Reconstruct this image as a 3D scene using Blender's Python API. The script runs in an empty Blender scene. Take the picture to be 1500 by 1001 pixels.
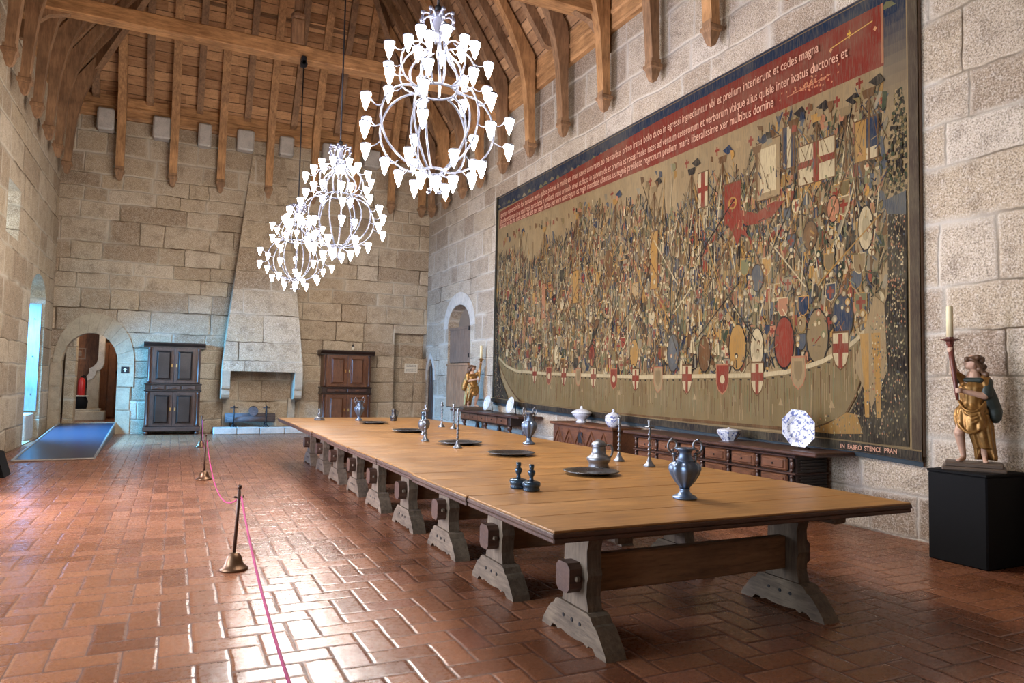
import bpy, bmesh, math, random
from mathutils import Vector, Matrix
random.seed(7)
PI = math.pi
S = bpy.context.scene
COL = S.collection
XR, XL, YB, YF = 6.78, -2.73, 20.38, -3.5
ZS, ZB, SL = 8.25, 8.45, 1.483          # eaves heights and roof slope
XM = (XR + XL) / 2

# ------------------------------------------------------------------ nodes
class NT:
    def __init__(s, name, rough=.6, metal=0., spec=.5):
        s.m = bpy.data.materials.new(name); s.m.use_nodes = True
        s.t = s.m.node_tree; s.n = s.t.nodes; s.l = s.t.links
        s.b = s.n['Principled BSDF']
        s.b.inputs['Roughness'].default_value = rough
        s.b.inputs['Metallic'].default_value = metal
        s.b.inputs['Specular IOR Level'].default_value = spec
    def node(s, ty, **k):
        n = s.n.new(ty)
        for a, v in k.items(): setattr(n, a, v)
        return n
    def put(s, inp, v):
        if isinstance(v, bpy.types.NodeSocket): s.l.new(v, inp)
        elif isinstance(v, (tuple, list)): inp.default_value = tuple(v) + ((1,) if len(v) == 3 and inp.type == 'RGBA' else ())
        else: inp.default_value = v
    def math(s, op, a, b=0., c=None, clamp=False):
        n = s.node('ShaderNodeMath', operation=op, use_clamp=clamp)
        s.put(n.inputs[0], a); s.put(n.inputs[1], b)
        if c is not None: s.put(n.inputs[2], c)
        return n.outputs[0]
    def coord(s):
        return s.node('ShaderNodeTexCoord').outputs['Object']
    def world(s):
        return s.node('ShaderNodeNewGeometry').outputs['Position']
    def sep(s, v):
        n = s.node('ShaderNodeSeparateXYZ'); s.l.new(v, n.inputs[0]); return n.outputs
    def comb(s, x=0., y=0., z=0.):
        n = s.node('ShaderNodeCombineXYZ')
        for i, v in enumerate((x, y, z)): s.put(n.inputs[i], v)
        return n.outputs[0]
    def vmul(s, v, k):
        n = s.node('ShaderNodeVectorMath', operation='MULTIPLY'); s.put(n.inputs[0], v); s.put(n.inputs[1], k); return n.outputs[0]
    def vadd(s, v, k):
        n = s.node('ShaderNodeVectorMath', operation='ADD'); s.put(n.inputs[0], v); s.put(n.inputs[1], k); return n.outputs[0]
    def noise(s, v, scale, detail=3., rough=.55, color=False):
        n = s.node('ShaderNodeTexNoise'); s.put(n.inputs['Vector'], v)
        n.inputs['Scale'].default_value = scale; n.inputs['Detail'].default_value = detail; n.inputs['Roughness'].default_value = rough
        return n.outputs['Color' if color else 'Fac']
    def white(s, v):
        n = s.node('ShaderNodeTexWhiteNoise', noise_dimensions='3D'); s.put(n.inputs['Vector'], v); return n.outputs['Value']
    def ramp(s, f, stops, interp='LINEAR'):
        n = s.node('ShaderNodeValToRGB'); s.put(n.inputs[0], f); cr = n.color_ramp; cr.interpolation = interp
        while len(cr.elements) < len(stops): cr.elements.new(.5)
        for e, (p, c) in zip(cr.elements, stops): e.position = p; e.color = (*c, 1) if len(c) == 3 else c
        return n.outputs[0]
    def mix(s, f, a, b, mode='MIX'):
        n = s.node('ShaderNodeMix', data_type='RGBA', blend_type=mode)
        s.put(n.inputs[0], f); s.put(n.inputs[6], a); s.put(n.inputs[7], b); return n.outputs[2]
    def sm(s, v, lo, hi):
        n = s.node('ShaderNodeMapRange', interpolation_type='SMOOTHSTEP'); s.put(n.inputs[0], v)
        n.inputs[1].default_value = lo; n.inputs[2].default_value = hi; return n.outputs[0]
    def bump(s, h, dist=.01, strength=1.):
        n = s.node('ShaderNodeBump'); s.put(n.inputs['Height'], h)
        n.inputs['Distance'].default_value = dist; n.inputs['Strength'].default_value = strength
        s.l.new(n.outputs[0], s.b.inputs['Normal'])
    def color(s, c): s.put(s.b.inputs['Base Color'], c); return s

def srgb(r, g, b):
    f = lambda c: ((c/255)/12.92 if c/255 <= .04045 else ((c/255+.055)/1.055)**2.4)
    return (f(r), f(g), f(b))

def stone(name, axis, rowh=.42, bw=.85, tint=(1, 1, 1), joint=1., seed=0., pj=0., spk=.45):
    """dressed granite masonry; axis 'x' = wall facing x (uses y,z)"""
    t = NT(name, rough=.85, spec=.25)
    p = t.world(); x, y, z = t.sep(p)
    d = t.noise(p, 1.3, 2., .5, color=True); dx, dy, dz = t.sep(d)
    d2 = t.noise(p, 9., 2., .5, color=True); ex, ey, ez = t.sep(d2)
    u = y if axis == 'x' else x
    if axis == 'xy': u = t.math('ADD', x, y)
    u = t.math('ADD', u, t.math('MULTIPLY', t.math('SUBTRACT', dx, .5), .10))
    u = t.math('ADD', u, t.math('MULTIPLY', t.math('SUBTRACT', ex, .5), .035))
    w = t.math('ADD', z, t.math('MULTIPLY', t.math('SUBTRACT', dz, .5), .10))
    w = t.math('ADD', w, t.math('MULTIPLY', t.math('SUBTRACT', ez, .5), .03))
    w = t.math('ADD', w, t.math('MULTIPLY', t.math('SINE', t.math('MULTIPLY', w, 3.1)), .09))
    v = t.math('DIVIDE', w, rowh); row = t.math('FLOOR', v); fv = t.math('FRACT', v)
    r1 = t.white(t.comb(row, seed + 3.3, 1.7)); r2 = t.white(t.comb(row, seed + 9.1, 5.2))
    bwid = t.math('MULTIPLY', t.math('ADD', t.math('MULTIPLY', r1, .6), .7), bw)
    uu = t.math('ADD', t.math('DIVIDE', u, bwid), t.math('MULTIPLY', r2, 13.))
    uu = t.math('ADD', uu, t.math('MULTIPLY', t.math('SINE', t.math('MULTIPLY', uu, 2.3)), .22))
    cell = t.math('FLOOR', uu); fu = t.math('FRACT', uu)
    eu = t.math('MULTIPLY', t.math('MINIMUM', fu, t.math('SUBTRACT', 1., fu)), bwid)
    ev = t.math('MULTIPLY', t.math('MINIMUM', fv, t.math('SUBTRACT', 1., fv)), rowh)
    e = t.math('SMOOTH_MIN', eu, ev, .03)
    rnd = t.white(t.comb(cell, row, seed + .5)); rnd2 = t.white(t.comb(cell, row, seed + 7.5))
    edge = t.sm(e, .004, .016); soft = t.sm(e, .0, .07)
    base = t.ramp(rnd, [(0, srgb(150, 130, 108)), (.3, srgb(170, 153, 130)), (.6, srgb(186, 171, 150)), (.85, srgb(178, 160, 134)), (1, srgb(198, 186, 168))])
    sp = t.noise(p, 55., 3., .75); sp2 = t.noise(p, 4., 4., .65); sp3 = t.noise(p, 14., 3., .6)
    c = t.mix(t.math('MULTIPLY', t.sm(sp2, .45, .72), .55), base, srgb(120, 104, 86))
    c = t.mix(t.math('MULTIPLY', t.sm(sp3, .48, .70), .30), c, srgb(206, 196, 182))
    inner = t.sm(e, .015, .06)
    c = t.mix(t.math('MULTIPLY', t.sm(sp, .49, .62), t.math('MULTIPLY', t.math('ADD', t.math('MULTIPLY', inner, .7), .3), spk)), c, srgb(84, 74, 64))
    c = t.mix(t.math('MULTIPLY', t.sm(sp, .50, .34), .45), c, srgb(226, 218, 206))
    jn = t.math('ADD', t.noise(p, .9, 2., .5), t.math('ADD', t.math('MULTIPLY', t.sm(z, 4.8, 6.8), .13), pj))
    jc = t.ramp(jn, [(.40, srgb(92, 76, 58)), (.52, srgb(150, 138, 120)), (.62, srgb(190, 182, 168))])
    pale = t.math('MULTIPLY', t.math('SUBTRACT', 1., soft), t.math('MULTIPLY', t.sm(jn, .45, .62), .6))
    c = t.mix(pale, c, srgb(196, 188, 174))
    c = t.mix(t.math('SUBTRACT', 1., edge), c, jc)
    c = t.mix(1., c, tint, 'MULTIPLY')
    t.color(c)
    h = t.math('ADD', t.math('MULTIPLY', t.sm(e, 0., .035), 1.2 * joint), t.math('MULTIPLY', sp, .8))
    h = t.math('ADD', h, t.math('MULTIPLY', sp3, .9)); h = t.math('ADD', h, t.math('MULTIPLY', rnd2, .6))
    t.bump(h, .022, .8)
    return t.m

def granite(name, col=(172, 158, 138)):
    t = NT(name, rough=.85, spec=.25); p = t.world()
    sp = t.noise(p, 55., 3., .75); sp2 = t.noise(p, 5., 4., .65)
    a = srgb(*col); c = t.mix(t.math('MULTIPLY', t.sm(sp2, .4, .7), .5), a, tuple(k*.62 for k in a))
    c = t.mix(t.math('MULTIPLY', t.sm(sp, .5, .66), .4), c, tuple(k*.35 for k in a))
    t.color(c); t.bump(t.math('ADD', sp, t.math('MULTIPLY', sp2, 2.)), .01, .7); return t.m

def wood(name, dark, light, axis='x', scale=1., rough=.5, spec=.4, knots=.3, bump=.4):
    """grain runs along the object's axis"""
    t = NT(name, rough=rough, spec=spec); p = t.coord()
    k = {'x': (.12, 1, 1), 'y': (1, .12, 1), 'z': (1, 1, .12)}[axis]
    info = t.node('ShaderNodeObjectInfo'); off = t.math('MULTIPLY', info.outputs['Random'], 40.)
    q = t.vadd(t.vmul(p, k), t.comb(off, off, off))
    g = t.noise(q, 22.*scale, 5., .65); g2 = t.noise(q, 70.*scale, 3., .6); b = t.noise(t.vadd(p, t.comb(off, off, off)), 2.3*scale, 3., .6)
    f = t.math('ADD', t.math('MULTIPLY', g, .6), t.math('MULTIPLY', b, .45))
    m = tuple((a+c)/2 for a, c in zip(dark, light))
    c = t.ramp(f, [(.30, dark), (.50, m), (.68, light)])
    c = t.mix(t.math('MULTIPLY', t.sm(g2, .52, .7), knots), c, tuple(a*.5 for a in dark))
    t.color(c); t.bump(t.math('ADD', g, t.math('MULTIPLY', g2, .5)), .004, bump)
    t.put(t.b.inputs['Roughness'], t.math('ADD', t.math('MULTIPLY', b, .25), rough - .12))
    return t.m

def metal(name, col, rough=.4, met=.8, spot=.3):
    t = NT(name, rough=rough, metal=met); p = t.coord()
    n = t.noise(p, 18., 4., .65)
    t.color(t.mix(t.math('MULTIPLY', t.sm(n, .4, .7), spot), col, tuple(k*.4 for k in col)))
    t.put(t.b.inputs['Roughness'], t.math('ADD', t.math('MULTIPLY', n, .3), rough - .15)); t.bump(n, .002, .3)
    return t.m

def plain(name, col, rough=.7, metal_=0., spec=.4, var=.25, sc=12.):
    t = NT(name, rough=rough, metal=metal_, spec=spec); p = t.coord(); n = t.noise(p, sc, 3., .6)
    t.color(t.mix(t.math('MULTIPLY', t.sm(n, .35, .7), var), col, tuple(k*.5 for k in col))); return t.m

def emit(name, col, strength):
    t = NT(name, rough=.3); t.color(col)
    t.put(t.b.inputs['Emission Color'], col); t.b.inputs['Emission Strength'].default_value = strength
    return t.m

def floor_mat():
    t = NT('terracotta_herringbone', rough=.34, spec=.5)
    p = t.world(); x, y, z = t.sep(p)
    nz = t.noise(p, 3., 2., .5, color=True); nx, ny, _ = t.sep(nz)
    W = .172
    X = t.math('ADD', t.math('DIVIDE', x, W), t.math('MULTIPLY', nx, .16)); Y = t.math('ADD', t.math('DIVIDE', y, W), t.math('MULTIPLY', ny, .16))
    i = t.math('FLOOR', X); j = t.math('FLOOR', Y); fx = t.math('FRACT', X); fy = t.math('FRACT', Y)
    k = t.math('FLOORED_MODULO', t.math('SUBTRACT', i, j), 4.)
    isV = t.math('GREATER_THAN', k, 1.5); is1 = t.math('COMPARE', k, 1., .1); is2 = t.math('COMPARE', k, 2., .1)
    lx = t.math('ADD', fx, is1); ly = t.math('ADD', fy, is2)
    LX = t.math('SUBTRACT', 2., isV); LY = t.math('ADD', 1., isV)
    ex = t.math('MINIMUM', lx, t.math('SUBTRACT', LX, lx)); ey = t.math('MINIMUM', ly, t.math('SUBTRACT', LY, ly))
    e = t.math('SMOOTH_MIN', ex, ey, .12)
    oi = t.math('SUBTRACT', i, is1); oj = t.math('SUBTRACT', j, is2)
    r = t.white(t.comb(oi, oj, .5)); r2 = t.white(t.comb(oi, oj, 4.5)); r3 = t.white(t.comb(oi, oj, 8.5))
    sp = t.noise(p, 30., 4., .65); big = t.noise(p, .5, 3., .5)
    c = t.ramp(r, [(0, srgb(108, 66, 44)), (.25, srgb(126, 80, 54)), (.5, srgb(138, 90, 62)), (.8, srgb(148, 98, 70)), (1, srgb(128, 82, 62))])
    c = t.mix(t.math('MULTIPLY', t.sm(sp, .45, .72), .4), c, srgb(88, 52, 34))
    c = t.mix(t.math('MULTIPLY', t.sm(big, .4, .7), .3), c, srgb(116, 66, 36))
    edge = t.sm(e, .012, .035)
    c = t.mix(t.math('SUBTRACT', 1., edge), c, srgb(82, 48, 34))
    t.color(c)
    tilt = t.math('ADD', t.math('MULTIPLY', t.math('SUBTRACT', lx, .5), t.math('SUBTRACT', r2, .5)), t.math('MULTIPLY', t.math('SUBTRACT', ly, .5), t.math('SUBTRACT', r3, .5)))
    h = t.math('ADD', t.math('MULTIPLY', t.sm(e, 0., .12), .75), t.math('MULTIPLY', tilt, .55))
    h = t.math('ADD', h, t.math('MULTIPLY', sp, .10)); h = t.math('ADD', h, t.math('MULTIPLY', t.noise(p, 11., 2., .5), .55))
    t.bump(h, .0065, .55)
    t.put(t.b.inputs['Roughness'], t.math('ADD', t.math('ADD', .20, t.math('MULTIPLY', sp, .16)), t.math('MULTIPLY', t.math('SUBTRACT', 1., edge), .3)))
    return t.m

def planks_mat(name, cross, dark, light, pitch=.2, length=1.4, up=True):
    """boards nailed across the rafters; cross = world axis the boards run along"""
    t = NT(name, rough=.7, spec=.25); p = t.world(); x, y, z = t.sep(p)
    u = x if cross == 'x' else y
    z = t.math('ADD', z, t.math('MULTIPLY', t.math('SUBTRACT', t.noise(p, .8, 2., .5), .5), .12))
    v = t.math('DIVIDE', z, pitch); row = t.math('FLOOR', v); fv = t.math('FRACT', v)
    r = t.white(t.comb(row, 2.2, 1.)); uu = t.math('ADD', t.math('DIVIDE', u, length), t.math('MULTIPLY', r, 9.))
    cell = t.math('FLOOR', uu); rnd = t.white(t.comb(cell, row, 3.))
    q = t.vmul(p, (.15, 1, 1.) if cross == 'x' else (1, .15, 1.))
    g = t.noise(q, 16., 5., .65)
    m = tuple((a+c)/2 for a, c in zip(dark, light))
    c = t.ramp(t.math('ADD', t.math('MULTIPLY', g, .6), t.math('MULTIPLY', rnd, .4)), [(.25, dark), (.5, m), (.75, light)])
    sp = t.noise(p, 24., 4., .7)
    c = t.mix(t.math('MULTIPLY', t.sm(sp, .5, .7), .35), c, tuple(a*.45 for a in dark))
    c = t.mix(t.math('MULTIPLY', t.sm(fv, .13, .02), .9), c, tuple(a*.16 for a in dark))
    t.color(c); t.bump(t.math('ADD', t.math('MULTIPLY', t.math('SUBTRACT', 1., fv), 1.), t.math('MULTIPLY', g, .25)), .03, .8)
    return t.m

def tapestry_mat():
    t = NT('woven_wool', rough=.95, spec=.1)
    a = t.node('ShaderNodeVertexColor', layer_name='Col').outputs['Color']; p = t.world(); x, y, z = t.sep(p)
    n = t.noise(t.vmul(p, (1, 1, .12)), 60., 3., .7); n2 = t.noise(p, 2., 3., .6)
    a = t.mix(1., a, (.62, .575, .49), 'MULTIPLY'); c = t.mix(t.math('MULTIPLY', t.sm(n, .42, .68), .42), a, (.10, .075, .045)); c = t.mix(t.math('MULTIPLY', t.sm(n2, .4, .7), .15), c, (.2, .17, .1))
    t.color(c); w = t.math('SINE', t.math('MULTIPLY', y, 500.)); t.bump(t.math('ADD', t.math('MULTIPLY', w, .3), n), .003, .5); return t.m

def porcelain(name, sc=30., thr=.53):
    t = NT(name, rough=.12, spec=.6); p = t.coord()
    n = t.noise(p, sc, 3., .6); n2 = t.noise(p, sc*2.6, 2., .5)
    c = t.mix(t.math('MULTIPLY', t.sm(n, thr, thr+.05), .85), srgb(200, 203, 210), srgb(52, 72, 140))
    c = t.mix(t.math('MULTIPLY', t.sm(n2, .66, .70), .7), c, srgb(90, 110, 170))
    t.color(c); return t.m

M = {}
M['wall_y'] = stone('granite_masonry_back', 'y', rowh=.44, bw=.95, tint=(.98, .93, .86), seed=1.)
M['wall_r'] = stone('granite_masonry_right', 'x', rowh=.52, bw=.95, tint=(.97, .955, .96), seed=2., joint=.7, pj=.07, spk=.62)
M['wall_l'] = stone('granite_masonry_left', 'x', rowh=.52, bw=1.0, tint=(.98, .94, .87), seed=3.)
M['granite'] = granite('granite_plain'); M['granite_pale'] = granite('granite_pale', (190, 182, 172)); M['granite_arch'] = granite('granite_arch', (178, 160, 134))
M['hood'] = stone('granite_masonry_hood', 'y', rowh=.62, bw=1.5, tint=(1.02, .98, .92), seed=5., joint=.3)
M['floor'] = floor_mat()
M['deck_x'] = planks_mat('roof_boards_hip', 'x', srgb(134, 92, 58), srgb(218, 168, 120))
M['deck_y'] = planks_mat('roof_boards_side', 'y', srgb(130, 94, 66), srgb(206, 162, 118))
for ax in 'xyz':
    M['oak_'+ax] = wood('roof_oak_'+ax, srgb(106, 72, 44), srgb(204, 154, 104), ax, 1., .6, .3)
    M['oakd_'+ax] = wood('roof_oak_weathered_'+ax, srgb(86, 64, 48), srgb(166, 128, 94), ax, 1., .65, .25)
    M['walnut_'+ax] = wood('walnut_'+ax, srgb(36, 24, 20), srgb(84, 54, 42), ax, 2., .38, .5, .5, .3)
    M['chestnut_'+ax] = wood('chestnut_'+ax, srgb(56, 32, 20), srgb(116, 72, 44), ax, 2., .42, .45, .4, .3)
    M['leg_'+ax] = wood('table_leg_wood_'+ax, srgb(62, 50, 40), srgb(126, 108, 88), ax, 1.6, .6, .3, .4, .6)
M['top'] = wood('table_top_wood', srgb(112, 74, 38), srgb(170, 122, 66), 'x', .9, .36, .45, .28, .25)
M['top_edge'] = wood('table_edge_wood', srgb(52, 36, 30), srgb(98, 70, 54), 'x', 2., .5, .4, .4, .5)
M['black_wood'] = wood('ebonised_wood', srgb(20, 14, 12), srgb(52, 34, 26), 'y', 2., .35, .5)
M['door_wood'] = wood('old_door_wood', srgb(70, 42, 26), srgb(122, 80, 52), 'z', 1.6, .55, .3, .5)
M['shutter'] = wood('shutter_wood', srgb(104, 74, 52), srgb(158, 120, 90), 'z', 1.2, .6, .3, .3)
M['shutter_dark'] = wood('shutter_wood_dark', srgb(84, 68, 58), srgb(128, 106, 90), 'z', 1.2, .6, .3, .3)
M['pale_door'] = wood('pale_painted_wood', srgb(100, 112, 122), srgb(134, 146, 154), 'z', 1.2, .5, .3, .15)
M['pewter'] = metal('pewter', srgb(122, 126, 132), .36, .8, .5)
M['pewter_blue'] = metal('blue_grey_pewter', srgb(104, 120, 142), .34, .7, .4)
M['pewter_dark'] = metal('dark_pewter', srgb(92, 92, 94), .30, .85, .4)
M['teal'] = metal('blue_green_glazed_metal', srgb(66, 84, 100), .22, .6, .4)
M['bronze'] = metal('brown_bronze', srgb(112, 84, 62), .38, .8, .4)
M['bronze_dark'] = metal('dark_bronze', srgb(76, 54, 44), .4, .6, .3)
M['iron'] = metal('black_iron', srgb(48, 48, 52), .55, .6, .3)
M['brass'] = metal('brass', srgb(190, 150, 90), .35, .9, .2)
M['silver'] = metal('silvered_metal', srgb(76, 78, 90), .45, .5, .2)
M['gold'] = metal('gilded_cloth', srgb(150, 110, 58), .42, .6, .6)
M['green'] = plain('dark_green_cloak', srgb(44, 52, 46), .5)
M['skin'] = plain('painted_flesh', srgb(190, 152, 128), .45, var=.35)
M['hair'] = plain('painted_brown_hair', srgb(92, 66, 46), .5, sc=30.)
M['torch'] = plain('red_brown_painted_wood', srgb(98, 50, 40), .4)
M['crown'] = metal('bright_silver', srgb(150, 152, 172), .35, .6, .2)
M['plinth'] = plain('grey_brown_plinth', srgb(88, 74, 62), .5)
M['wax'] = plain('ivory_wax', srgb(214, 198, 158), .5, var=.1)
M['black'] = plain('black_fabric', srgb(9, 9, 11), .8, spec=.2, var=.2)
M['rubber'] = plain('dark_ramp_surface', srgb(46, 54, 68), .30, spec=.5, var=.2)
M['alu'] = metal('aluminium_trim', srgb(190, 186, 180), .35, .8, .1)
M['rope'] = plain('magenta_rope', srgb(158, 34, 92), .7)
M['white'] = plain('white_paper', srgb(214, 206, 190), .7, var=.1)
M['sign_black'] = plain('black_sign', srgb(28, 28, 30), .4)
M['sign_grey'] = plain('brown_grey_sign', srgb(120, 100, 84), .5)
M['red'] = plain('red_enamel', srgb(180, 40, 34), .35)
M['log'] = wood('charred_log', srgb(48, 44, 46), srgb(110, 100, 100), 'x', 2., .8, .2)
M['porc'] = porcelain('blue_and_white_porcelain'); M['porc_w'] = porcelain('sparse_blue_porcelain', 34., .60)
M['shade'] = emit('lit_opal_glass', (1., .955, .91), 118.)
M['blue_hem'] = plain('blue_lining', srgb(34, 46, 54), .8)
M['text_cream'] = plain('cream_wool', srgb(176, 132, 108), .95, var=.1)
M['tap'] = tapestry_mat()
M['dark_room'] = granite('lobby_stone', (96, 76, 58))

# ------------------------------------------------------------------ mesh helpers
class MB:
    def __init__(s): s.v = []; s.f = []; s.c = []; s.sm = []
    def add(s, vs, fs, col=None, smooth=False):
        o = len(s.v); s.v += [tuple(v) for v in vs]
        for f in fs: s.f.append(tuple(o+i for i in f)); s.c.append(col); s.sm.append(smooth)
        return s
    def box(s, x0, x1, y0, y1, z0, z1, M4=None):
        vs = [Vector(p) for p in ((x0,y0,z0),(x1,y0,z0),(x1,y1,z0),(x0,y1,z0),(x0,y0,z1),(x1,y0,z1),(x1,y1,z1),(x0,y1,z1))]
        if M4: vs = [M4 @ v for v in vs]
        return s.add(vs, [(0,3,2,1),(4,5,6,7),(0,1,5,4),(1,2,6,5),(2,3,7,6),(3,0,4,7)])
    def cham(s, x0, x1, y0, y1, z0, z1, c=.01):
        """box with chamfered edges"""
        bm = bmesh.new(); bmesh.ops.create_cube(bm, size=1)
        for v in bm.verts: v.co = Vector((x0+(v.co.x+.5)*(x1-x0), y0+(v.co.y+.5)*(y1-y0), z0+(v.co.z+.5)*(z1-z0)))
        c = min(c, .45*min(abs(x1-x0), abs(y1-y0), abs(z1-z0)))
        bmesh.ops.bevel(bm, geom=bm.edges[:], offset=c, segments=1, affect='EDGES')
        bm.verts.index_update(); s.add([v.co for v in bm.verts], [[v.index for v in f.verts] for f in bm.faces]); bm.free(); return s
    def prism(s, pts, a, b, axis='x'):
        """polygon pts in the plane normal to axis, extruded a..b"""
        def mk(p, k): return {'x': (k, p[0], p[1]), 'y': (p[0], k, p[1]), 'z': (p[0], p[1], k)}[axis]
        n = len(pts); vs = [mk(p, a) for p in pts] + [mk(p, b) for p in pts]
        fs = [tuple(range(n))[::-1], tuple(range(n, 2*n))] + [(i, (i+1) % n, n+(i+1) % n, n+i) for i in range(n)]
        return s.add(vs, fs)
    def lathe(s, prof, n=20, c=(0, 0, 0), M4=None, flute=0, fl=0., smooth=True, squash=1.):
        vs = []
        for r, z in prof:
            for k in range(n):
                a = 2*PI*k/n; rr = r*(1 + fl*(math.cos(flute*a)-1)*.5) if flute and r > .02 else r
                v = Vector((c[0]+rr*math.cos(a), c[1]+rr*math.sin(a)*squash, c[2]+z)); vs.append(M4 @ v if M4 else v)
        m = len(prof)
        fs = [(i*n+k, i*n+(k+1) % n, (i+1)*n+(k+1) % n, (i+1)*n+k) for i in range(m-1) for k in range(n)]
        s.add(vs, fs, smooth=smooth)
        o = len(s.v) - m*n
        if prof[0][0] > .0005: s.f.append(tuple(o+k for k in range(n))[::-1]); s.c.append(None); s.sm.append(False)
        if prof[-1][0] > .0005: s.f.append(tuple(o+(m-1)*n+k for k in range(n))); s.c.append(None); s.sm.append(False)
        return s
    def tube(s, pts, r, n=8, closed=False, smooth=True):
        pts = [Vector(p) for p in pts]; m = len(pts); R = r if isinstance(r, (list, tuple)) else [r]*m
        up = Vector((0, 0, 1)); vs = []
        prev = None
        for i, p in enumerate(pts):
            if closed: t = (pts[(i+1) % m] - pts[i-1]).normalized()
            else: t = (pts[min(i+1, m-1)] - pts[max(i-1, 0)]).normalized()
            if prev is None:
                a = t.cross(up)
                if a.length < .1: a = t.cross(Vector((1, 0, 0)))
            else: a = prev - t*prev.dot(t)
            a.normalize(); prev = a; b = t.cross(a)
            for k in range(n): q = 2*PI*k/n; vs.append(p + (a*math.cos(q)+b*math.sin(q))*R[i])
        fs = []
        for i in range(m if closed else m-1):
            j = (i+1) % m; fs += [(i*n+k, i*n+(k+1) % n, j*n+(k+1) % n, j*n+k) for k in range(n)]
        s.add(vs, fs, smooth=smooth)
        if not closed:
            o = len(s.v)-m*n
            s.f.append(tuple(o+k for k in range(n))[::-1]); s.c.append(None); s.sm.append(False)
            s.f.append(tuple(o+(m-1)*n+k for k in range(n))); s.c.append(None); s.sm.append(False)
        return s
    def ball(s, c, r, n=12, sc=(1, 1, 1), M4=None):
        m = n//2+1; prof = [(max(r*math.sin(PI*i/(m-1)), .0001), -r*math.cos(PI*i/(m-1))) for i in range(m)]
        T = Matrix.Translation(c) @ Matrix.Diagonal((*sc, 1)); T = T if M4 is None else M4 @ T
        return s.lathe(prof, n, M4=T)
    def build(s, name, mat, parent=None, loc=None, rot=None, smooth=None):
        me = bpy.data.meshes.new(name); me.from_pydata(s.v, [], s.f)
        for p, k in zip(me.polygons, s.sm): p.use_smooth = k if smooth is None else smooth
        if any(c is not None for c in s.c):
            a = me.color_attributes.new('Col', 'FLOAT_COLOR', 'CORNER')
            for p, c in zip(me.polygons, s.c):
                for li in p.loop_indices: a.data[li].color = (*(c or (.5, .5, .5)), 1)
        me.update(); bm = bmesh.new(); bm.from_mesh(me)
        if s.c and not any(c is not None for c in s.c): bmesh.ops.recalc_face_normals(bm, faces=bm.faces[:])
        bm.to_mesh(me); bm.free()
        for m in (mat if isinstance(mat, (list, tuple)) else [mat]): me.materials.append(m)
        o = bpy.data.objects.new(name, me); COL.objects.link(o)
        if parent is not None: o.parent = parent
        if loc: o.location = loc
        if rot: o.rotation_euler = rot
        return o

def tag(o, label, cat, group=None):
    o['label'] = label; o['category'] = cat
    if group: o['group'] = group
    return o
def thing(name, label, cat, loc=(0, 0, 0), rz=0., group=None):
    o = bpy.data.objects.new(name, None); COL.objects.link(o); o.empty_display_size = .1
    o.location = loc; o.rotation_euler = (0, 0, rz); return tag(o, label, cat, group)
def struct(o): o['kind'] = 'structure'; return o
KIDS = {}
def kids(o): return [c for c in COL.objects if c.parent == o]
def dup(root, loc, rz=None, label=None, scale=None, group=None):
    def cp(o, parent):
        c = o.copy(); COL.objects.link(c)
        if parent is not None: c.parent = parent
        for k in kids(o): cp(k, c)
        return c
    r = cp(root, None); r.location = loc
    if rz is not None: r.rotation_euler = (0, 0, rz)
    if label: r['label'] = label
    if scale: r.scale = (scale,)*3
    if group: r['group'] = group
    return r

def smooth_path(pts, k=4):
    """Catmull-Rom"""
    P = [Vector(p) for p in pts]; out = []
    for i in range(len(P)-1):
        p0, p1, p2, p3 = P[max(i-1, 0)], P[i], P[i+1], P[min(i+2, len(P)-1)]
        for j in range(k):
            t = j/k; out.append(.5*((2*p1)+(p2-p0)*t+(2*p0-5*p1+4*p2-p3)*t*t+(3*p1-p0-3*p2+p3)*t**3))
    return out+[P[-1]]
def arch(u0, u1, zs, za, n=10, pointed=False):
    """points of an arch from (u0,zs) over (mid,za) to (u1,zs)"""
    um = (u0+u1)/2; w = (u1-u0)/2; h = za-zs; out = []
    for i in range(n+1):
        t = i/n
        if pointed:
            s_ = t*2 if t < .5 else (1-t)*2; a = s_*PI/2*.78
            uu = (1-math.cos(a))/(1-math.cos(PI/2*.78)); zz = math.sin(a)/math.sin(PI/2*.78)
            out.append((u0+w*uu if t < .5 else u1-w*uu, zs+h*zz))
        else:
            a = PI*t; out.append((um-w*math.cos(a), zs+h*math.sin(a)))
    return out
# ------------------------------------------------------------------ setting
def wall(name, mat, axis, pos, u0, u1, z0, z1, ops, depth):
    """ops: (ua, ub, zbot, arch points list from ua to ub); depth signed, outward"""
    b = MB()
    mk = (lambda u, z, d=0.: (pos+d, u, z)) if axis == 'x' else (lambda u, z, d=0.: (u, pos+d, z))
    quad = lambda a, c, e, g: b.add([mk(a, e), mk(c, e), mk(c, g), mk(a, g)], [(0, 1, 2, 3)])
    cur = u0
    cuts = sorted(ops)
    for ua, ub, zb, ar in cuts:
        quad(cur, ua, z0, z1); cur = ub
        if zb > z0: quad(ua, ub, z0, zb)
        for (a, za), (c, zc) in zip(ar, ar[1:]):
            if c > a+1e-5: b.add([mk(a, za), mk(c, zc), mk(c, z1), mk(a, z1)], [(0, 1, 2, 3)])
        loop = [(ua, zb)]+list(ar)+[(ub, zb)]
        for (a, za), (c, zc) in zip(loop, loop[1:]+loop[:1]):
            if abs(a-c)+abs(za-zc) > 1e-6: b.add([mk(a, za), mk(c, zc), mk(c, zc, depth), mk(a, za, depth)], [(0, 1, 2, 3)])
    quad(cur, u1, z0, z1)
    return struct(b.build(name, mat))

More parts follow.
